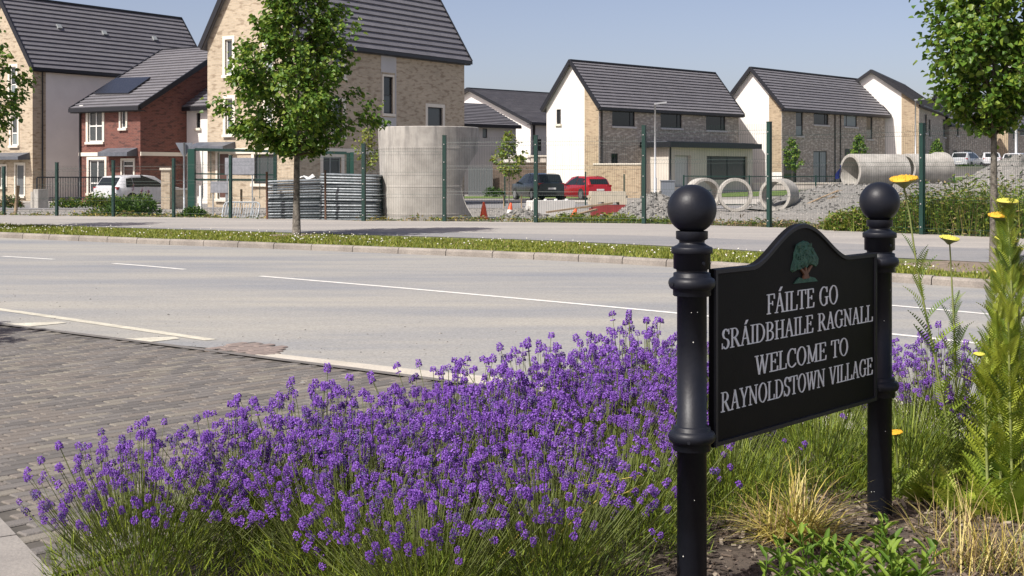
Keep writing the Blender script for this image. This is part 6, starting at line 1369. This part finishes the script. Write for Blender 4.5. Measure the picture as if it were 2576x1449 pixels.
def head(mb, c, r, up_v, m, seed=0):
    r_ = random.Random(seed); up_v = up_v.normalized(); a = up_v.cross(Vector((0, 1, 0.1))).normalized(); b = up_v.cross(a)
    rows = []
    for rad, h in ((.12, -.62), (.45, -.34), (.85, -.12), (1.0, 0), (.97, .09), (.8, .17), (.45, .23), (.02, .24)):
        rows.append([c + (a * math.cos(t * .3927) + b * math.sin(t * .3927)) * (rad * r * (1 + .05 * math.sin(5 * t + seed))) + up_v * (h * r) for t in range(16)])
    mb.grid(rows[:4], 2, True, True); mb.grid(rows[3:], m, True, True)
    for k in range(130):
        t = r_.uniform(0, 6.283); q = math.sqrt(r_.random()); p = c + (a * math.cos(t) + b * math.sin(t)) * (q * r * .98) + up_v * (r * (.24 - .16 * q * q)); s_ = r * r_.uniform(.06, .10)
        P = [p + a * s_, p + b * s_, p - a * s_, p - b * s_, p + up_v * s_ * 1.3]
        for f in ((0, 1, 4), (1, 2, 4), (2, 3, 4), (3, 0, 4)): mb.face([P[i] for i in f], m)
def yarrow(label, stem, Y, heads, leaves, seed, ls=.16, mats=('fern_a', 'fern_b', 'fern_c'), rs=.0062, wts=(3, 3, 2)):
    r_ = random.Random(seed); P = [at(x, y, Y) for x, y in stem]; t_ = thing('yarrow', label, 'yarrow plant', P[0]); m_ = MB(); m_.tube(P, [rs * (1.2 - .6 * k / (len(P) - 1)) for k in range(len(P))], 6); m_.build('stem', 'yarrow_stem', t_)
    for (x, y, r, gold) in heads:
        m_ = MB(); c = at(x, y, Y); head(m_, c, r, Vector((r_.uniform(-.15, .15), -.12, 1)), 0 if gold else 1, int(x)); m_.build('flower_head', ['yarrow_gold', 'yarrow_lemon', 'yarrow_stem'], t_)
        pe = P[-1] if (P[-1] - c).length < .02 else P[-2]
        if (P[-1] - c).length > .02: m_ = MB(); m_.tube([pe, c - Vector((0, 0, r * .5))], .003, 5); m_.build('flower_stalk', 'yarrow_stem', t_)
    for (t, L) in leaves:
        k = t * (len(P) - 1); i = min(int(k), len(P) - 2); p = P[i].lerp(P[i + 1], k - i); az = r_.uniform(0, 6.283); m_ = MB(); d = Vector((math.cos(az), math.sin(az) * .8, r_.uniform(.7, 1.6) if t < .4 else r_.uniform(1.2, 3.2))); frond(m_, p, d, Vector((-d.x, -d.y, 1.2)), L * r_.uniform(.8, 1.2), 0, 13, .26, r_.uniform(.1, .5)); m_.build('leaf', r_.choices(mats, wts)[0], t_)
lv = lambda a, b, n, L: [(a + (b - a) * k / max(1, n - 1), L * (1 - .45 * k / max(1, n - 1))) for k in range(n)]
yarrow('tall leaning yarrow with the highest golden flat flower head', [(2405, 1240), (2385, 1080), (2352, 900), (2325, 770), (2302, 640), (2288, 540), (2273, 462)], 6.75, [(2273, 452, .072, True)], lv(.05, .66, 22, .25), 1, mats=('fern_a', 'fern_c', 'fern_a'))
yarrow('straight yarrow with a lemon flat head left of the dense clump', [(2418, 1250), (2410, 1100), (2404, 950), (2400, 820), (2394, 700), (2389, 612)], 6.85, [(2389, 600, .052, False)], lv(.05, .68, 24, .23), 2, mats=('fern_c', 'fern_a', 'fern_c'))
hd = [((2535, 507, .048, False), 2545), ((2517, 543, .056, True), 2522), ((2524, 600, .04, False), 2520), ((2541, 607, .04, False), 2548), ((2554, 627, .038, False), 2562), ((2510, 686, .036, False), 2500), ((2572, 688, .04, False), 2585)]
for k, ((x, y, r, g), xb) in enumerate(hd):
    tg = ['tallest', 'golden-headed', 'third', 'fourth', 'fifth', 'leftmost low', 'rightmost'][k]
    yarrow('%s yarrow stem of the dense bright clump at the right edge' % tg, [(xb - 20 + 6 * k % 30, 1290), (xb - 14, 1080), (xb - 6, 880), (xb, 740), (x + 2, y + 60 if y + 60 < 735 else 735), (x, y + 8)], 6.05 + .06 * k, [(x, y, r, g)], [(.02 + .9 * (k / 62), .19 if k < 24 else .115) for k in range(63)], 10 + k, wts=(4, 4, 2), mats=('fern_a', 'fern_b', 'fern_c') if k != 2 else ('fern_b', 'fern_a', 'fern_b'))
for k, (xb, yt, yy) in enumerate(((2478, 960, 6.0), (2494, 850, 6.2), (2512, 780, 6.0), (2540, 760, 5.95), (2566, 740, 6.0))):
    yarrow('%s of the leafy flowerless stems in the bright clump at right' % ['leftmost and shortest', 'second from left', 'third from left', 'fourth from left', 'rightmost'][k], [(xb + 8, 1300), (xb + 4, 1150), (xb, 1000), (xb - 2, (1000 + yt) / 2), (xb - 4, yt)], yy, [], [(.02 + .96 * (q / 40), .21 - .09 * q / 40) for q in range(41)], 60 + k, wts=(3, 5, 1))
yarrow('small budding yarrow leaning left in front of the dense clump', [(2530, 1120), (2508, 1000), (2490, 940), (2466, 898)], 6.0, [(2463, 891, .026, False)], lv(.0, .3, 5, .13), 30)
yarrow('tiny golden yarrow head beside the right sign post', [(2262, 1290), (2258, 1180), (2254, 1096)], 6.3, [(2254, 1088, .032, True)], lv(.05, .5, 7, .15), 31)
# loose ferny leaves near the ground
def fern_clump(label, x, y, Y, n, L, seed, spread=.12, mats=('fern_b', 'fern_a')):
    r_ = random.Random(seed); p = at(x, y, Y); p.z = max(.02, p.z); t_ = thing('fern_clump', label, 'ferny plant', p)
    for k in range(n):
        az = r_.uniform(0, 6.283); d = Vector((math.cos(az), math.sin(az), r_.uniform(.5, 1.6))); m_ = MB(); frond(m_, p + Vector((r_.gauss(0, spread * .3), r_.gauss(0, spread * .3), 0)), d, Vector((-d.x, -d.y, 1)), L * r_.uniform(.7, 1.2), 0, 14, .24, r_.uniform(.3, .9)); m_.build('leaf', r_.choice(mats), t_)
fern_clump('bright ferny clump behind the right sign post', 2160, 1240, 6.5, 16, .26, 1)
fern_clump('bright ferny clump right of the right sign post', 2300, 1265, 6.25, 22, .25, 2)
fern_clump('ferny clump at the foot of the dense yellow-flowered stems', 2420, 1290, 6.05, 26, .27, 3)
fern_clump('pale ferny clump at the right edge low down', 2530, 1310, 5.9, 26, .28, 4)

# ------------------------------------------------------------------ grasses and small plants in the bed
def tuft(name, label, c, n, L, W, mats, seed, wts, spread=.05, tilt=.9, droop=.9):
    r_ = random.Random(seed); m_ = MB(); c = Vector(c)
    for k in range(n):
        az = r_.uniform(0, 6.283); t = r_.random() ** .6 * tilt; d = Vector((math.cos(az) * t, math.sin(az) * t, 1 - .35 * t)); blade(m_, c + Vector((r_.gauss(0, spread), r_.gauss(0, spread), 0)), d, L * r_.uniform(.5, 1.15), W * r_.uniform(.6, 1.3), r_.choices(range(len(mats)), wts)[0], droop * r_.uniform(.4, 1.3), 5)
    return tag(m_.build(name, mats), label, 'grass tuft')
tuft('dry_grass_tuft', 'straw-yellow ornamental grass tuft between the sign posts', gnd(2000, 1362, .03), 560, .36, .0075, ['straw', 'straw_pale', 'straw_brown', 'grass_b'], 1, (4, 3, 2.5, 2), .06, 1.5, 1.15)
tuft('dry_grass_tuft', 'withered brown grass tuft at the bottom right corner', gnd(2490, 1440, .03), 260, .33, .005, ['straw_brown', 'straw', 'straw_pale', 'grass_a'], 2, (4, 3, 3, 1), .11, 1.0, .7)
tuft('dry_grass_tuft', 'thin withered grass right of the right sign post', gnd(2380, 1340, .03), 80, .28, .0045, ['straw_brown', 'straw_pale', 'grass_b'], 3, (4, 2, 2), .08, 1.2, .6)
def herb(label, c, n, h, L, seed, spread):
    r_ = random.Random(seed); c = Vector(c); t_ = thing('leafy_herb', label, 'leafy plant', c); sm = MB()
    for k in range(n):
        az = r_.uniform(0, 6.283); b = c + Vector((r_.gauss(0, spread), r_.gauss(0, spread * .6), 0)); tip = b + Vector((r_.gauss(0, .06), r_.gauss(0, .05), h * r_.uniform(.65, 1.1))); sm.tube([b, tip], [.004, .002], 5, 0, False); m_ = MB(); nl = 9
        for j in range(nl):
            t = .25 + .75 * j / (nl - 1); a2 = az + j * 2.2; d = Vector((math.cos(a2), math.sin(a2), .35 + .7 * t)); leaf(m_, b.lerp(tip, t), d, Vector((-d.x * .5, -d.y * .5, 1)), L * (1.1 - .5 * t) * r_.uniform(.8, 1.2), L * .21, r_.randrange(2), .2)
        m_.build('leaf_spray', ['herb_a', 'herb_b'], t_)
    sm.build('stems', 'herb_a', t_)
herb('fresh green leafy plant at the bottom edge in front of the straw tuft', (1.13, 4.72, .02), 17, .25, .10, 4, .12)
herb('fresh green leafy plant at the bottom edge right of the first one', (1.36, 4.66, .02), 11, .24, .11, 5, .07)
herb('small green shoot in front of the right sign post', (1.46, 5.25, .02), 4, .2, .09, 6, .03)
m_ = MB(); c = gnd(1508, 1408, .02); n = 14; rows = []
for j in range(7):
    ph = math.pi * j / 6; rows.append([c + Vector((.052 * math.sin(ph) * math.cos(6.283 * k / n) * (1 + .1 * math.sin(k)), .036 * math.sin(ph) * math.sin(6.283 * k / n), .03 + .03 * math.cos(ph) + .004 * math.sin(3 * k + j))) for k in range(n)])
m_.grid(rows, 0, True, True); plain('brown_stone', (.26, .17, .10), .8, var=.2, scale=20); tag(m_.build('stone', 'brown_stone'), 'brown rounded stone half under the lavender', 'stone')
for pts, lab in (([(1320, 1430), (1420, 1330), (1500, 1260), (1590, 1235)], 'long dry straw stalk lying across the lavender'), ([(1250, 1415), (1340, 1300), (1450, 1225), (1620, 1195)], 'second dry straw stalk lying higher across the lavender')):
    P = [at(x, y, 4.75 + .12 * i) for i, (x, y) in enumerate(pts)]; m_ = MB(); m_.tube(P, [.003, .0028, .0025, .0015], 5)
    for k in range(5): a = P[2].lerp(P[3], k / 5); blade(m_, a, Vector((rnd.uniform(-.4, 1), rnd.gauss(0, .3), rnd.uniform(-.2, .8))), .08, .006, 0, .4)
    tag(m_.build('dry_stalk', 'straw'), lab, 'stalk')
# ------------------------------------------------------------------ grit on the road and paving
g_ = MB()
for k in range(1500):
    t = rnd.random(); i = rnd.randrange(len(near) - 1); a = near[i].lerp(near[i + 1], t)
    if not (-9 < a.x < 5): continue
    p = a + Vector((.6, .8)) * abs(rnd.gauss(0, 1.3)) if rnd.random() < .8 else a - Vector((.6, .8)) * abs(rnd.gauss(0, 1.0))
    q = rnd.uniform(.004, .013) if rnd.random() < .93 else rnd.uniform(.014, .028); z = .002 if not inside(p, PAVE) else .024
    P = [Vector((p.x + dx, p.y + dy, z + dz)) for dx, dy, dz in ((q, 0, 0), (0, q * .8, 0), (-q, 0, 0), (0, -q * .8, 0), (0, 0, q * .6))]
    for f in ((0, 1, 4), (1, 2, 4), (2, 3, 4), (3, 0, 4)): g_.face([P[j] for j in f], rnd.choices((0, 1, 2), (3, 3, 3))[0])
o = g_.build('road_grit', ['stone_dark', 'stone_mid', 'stone_pale']); o['kind'] = 'stuff'; tag(o, 'small stones and grit scattered along the near road edge', 'grit')
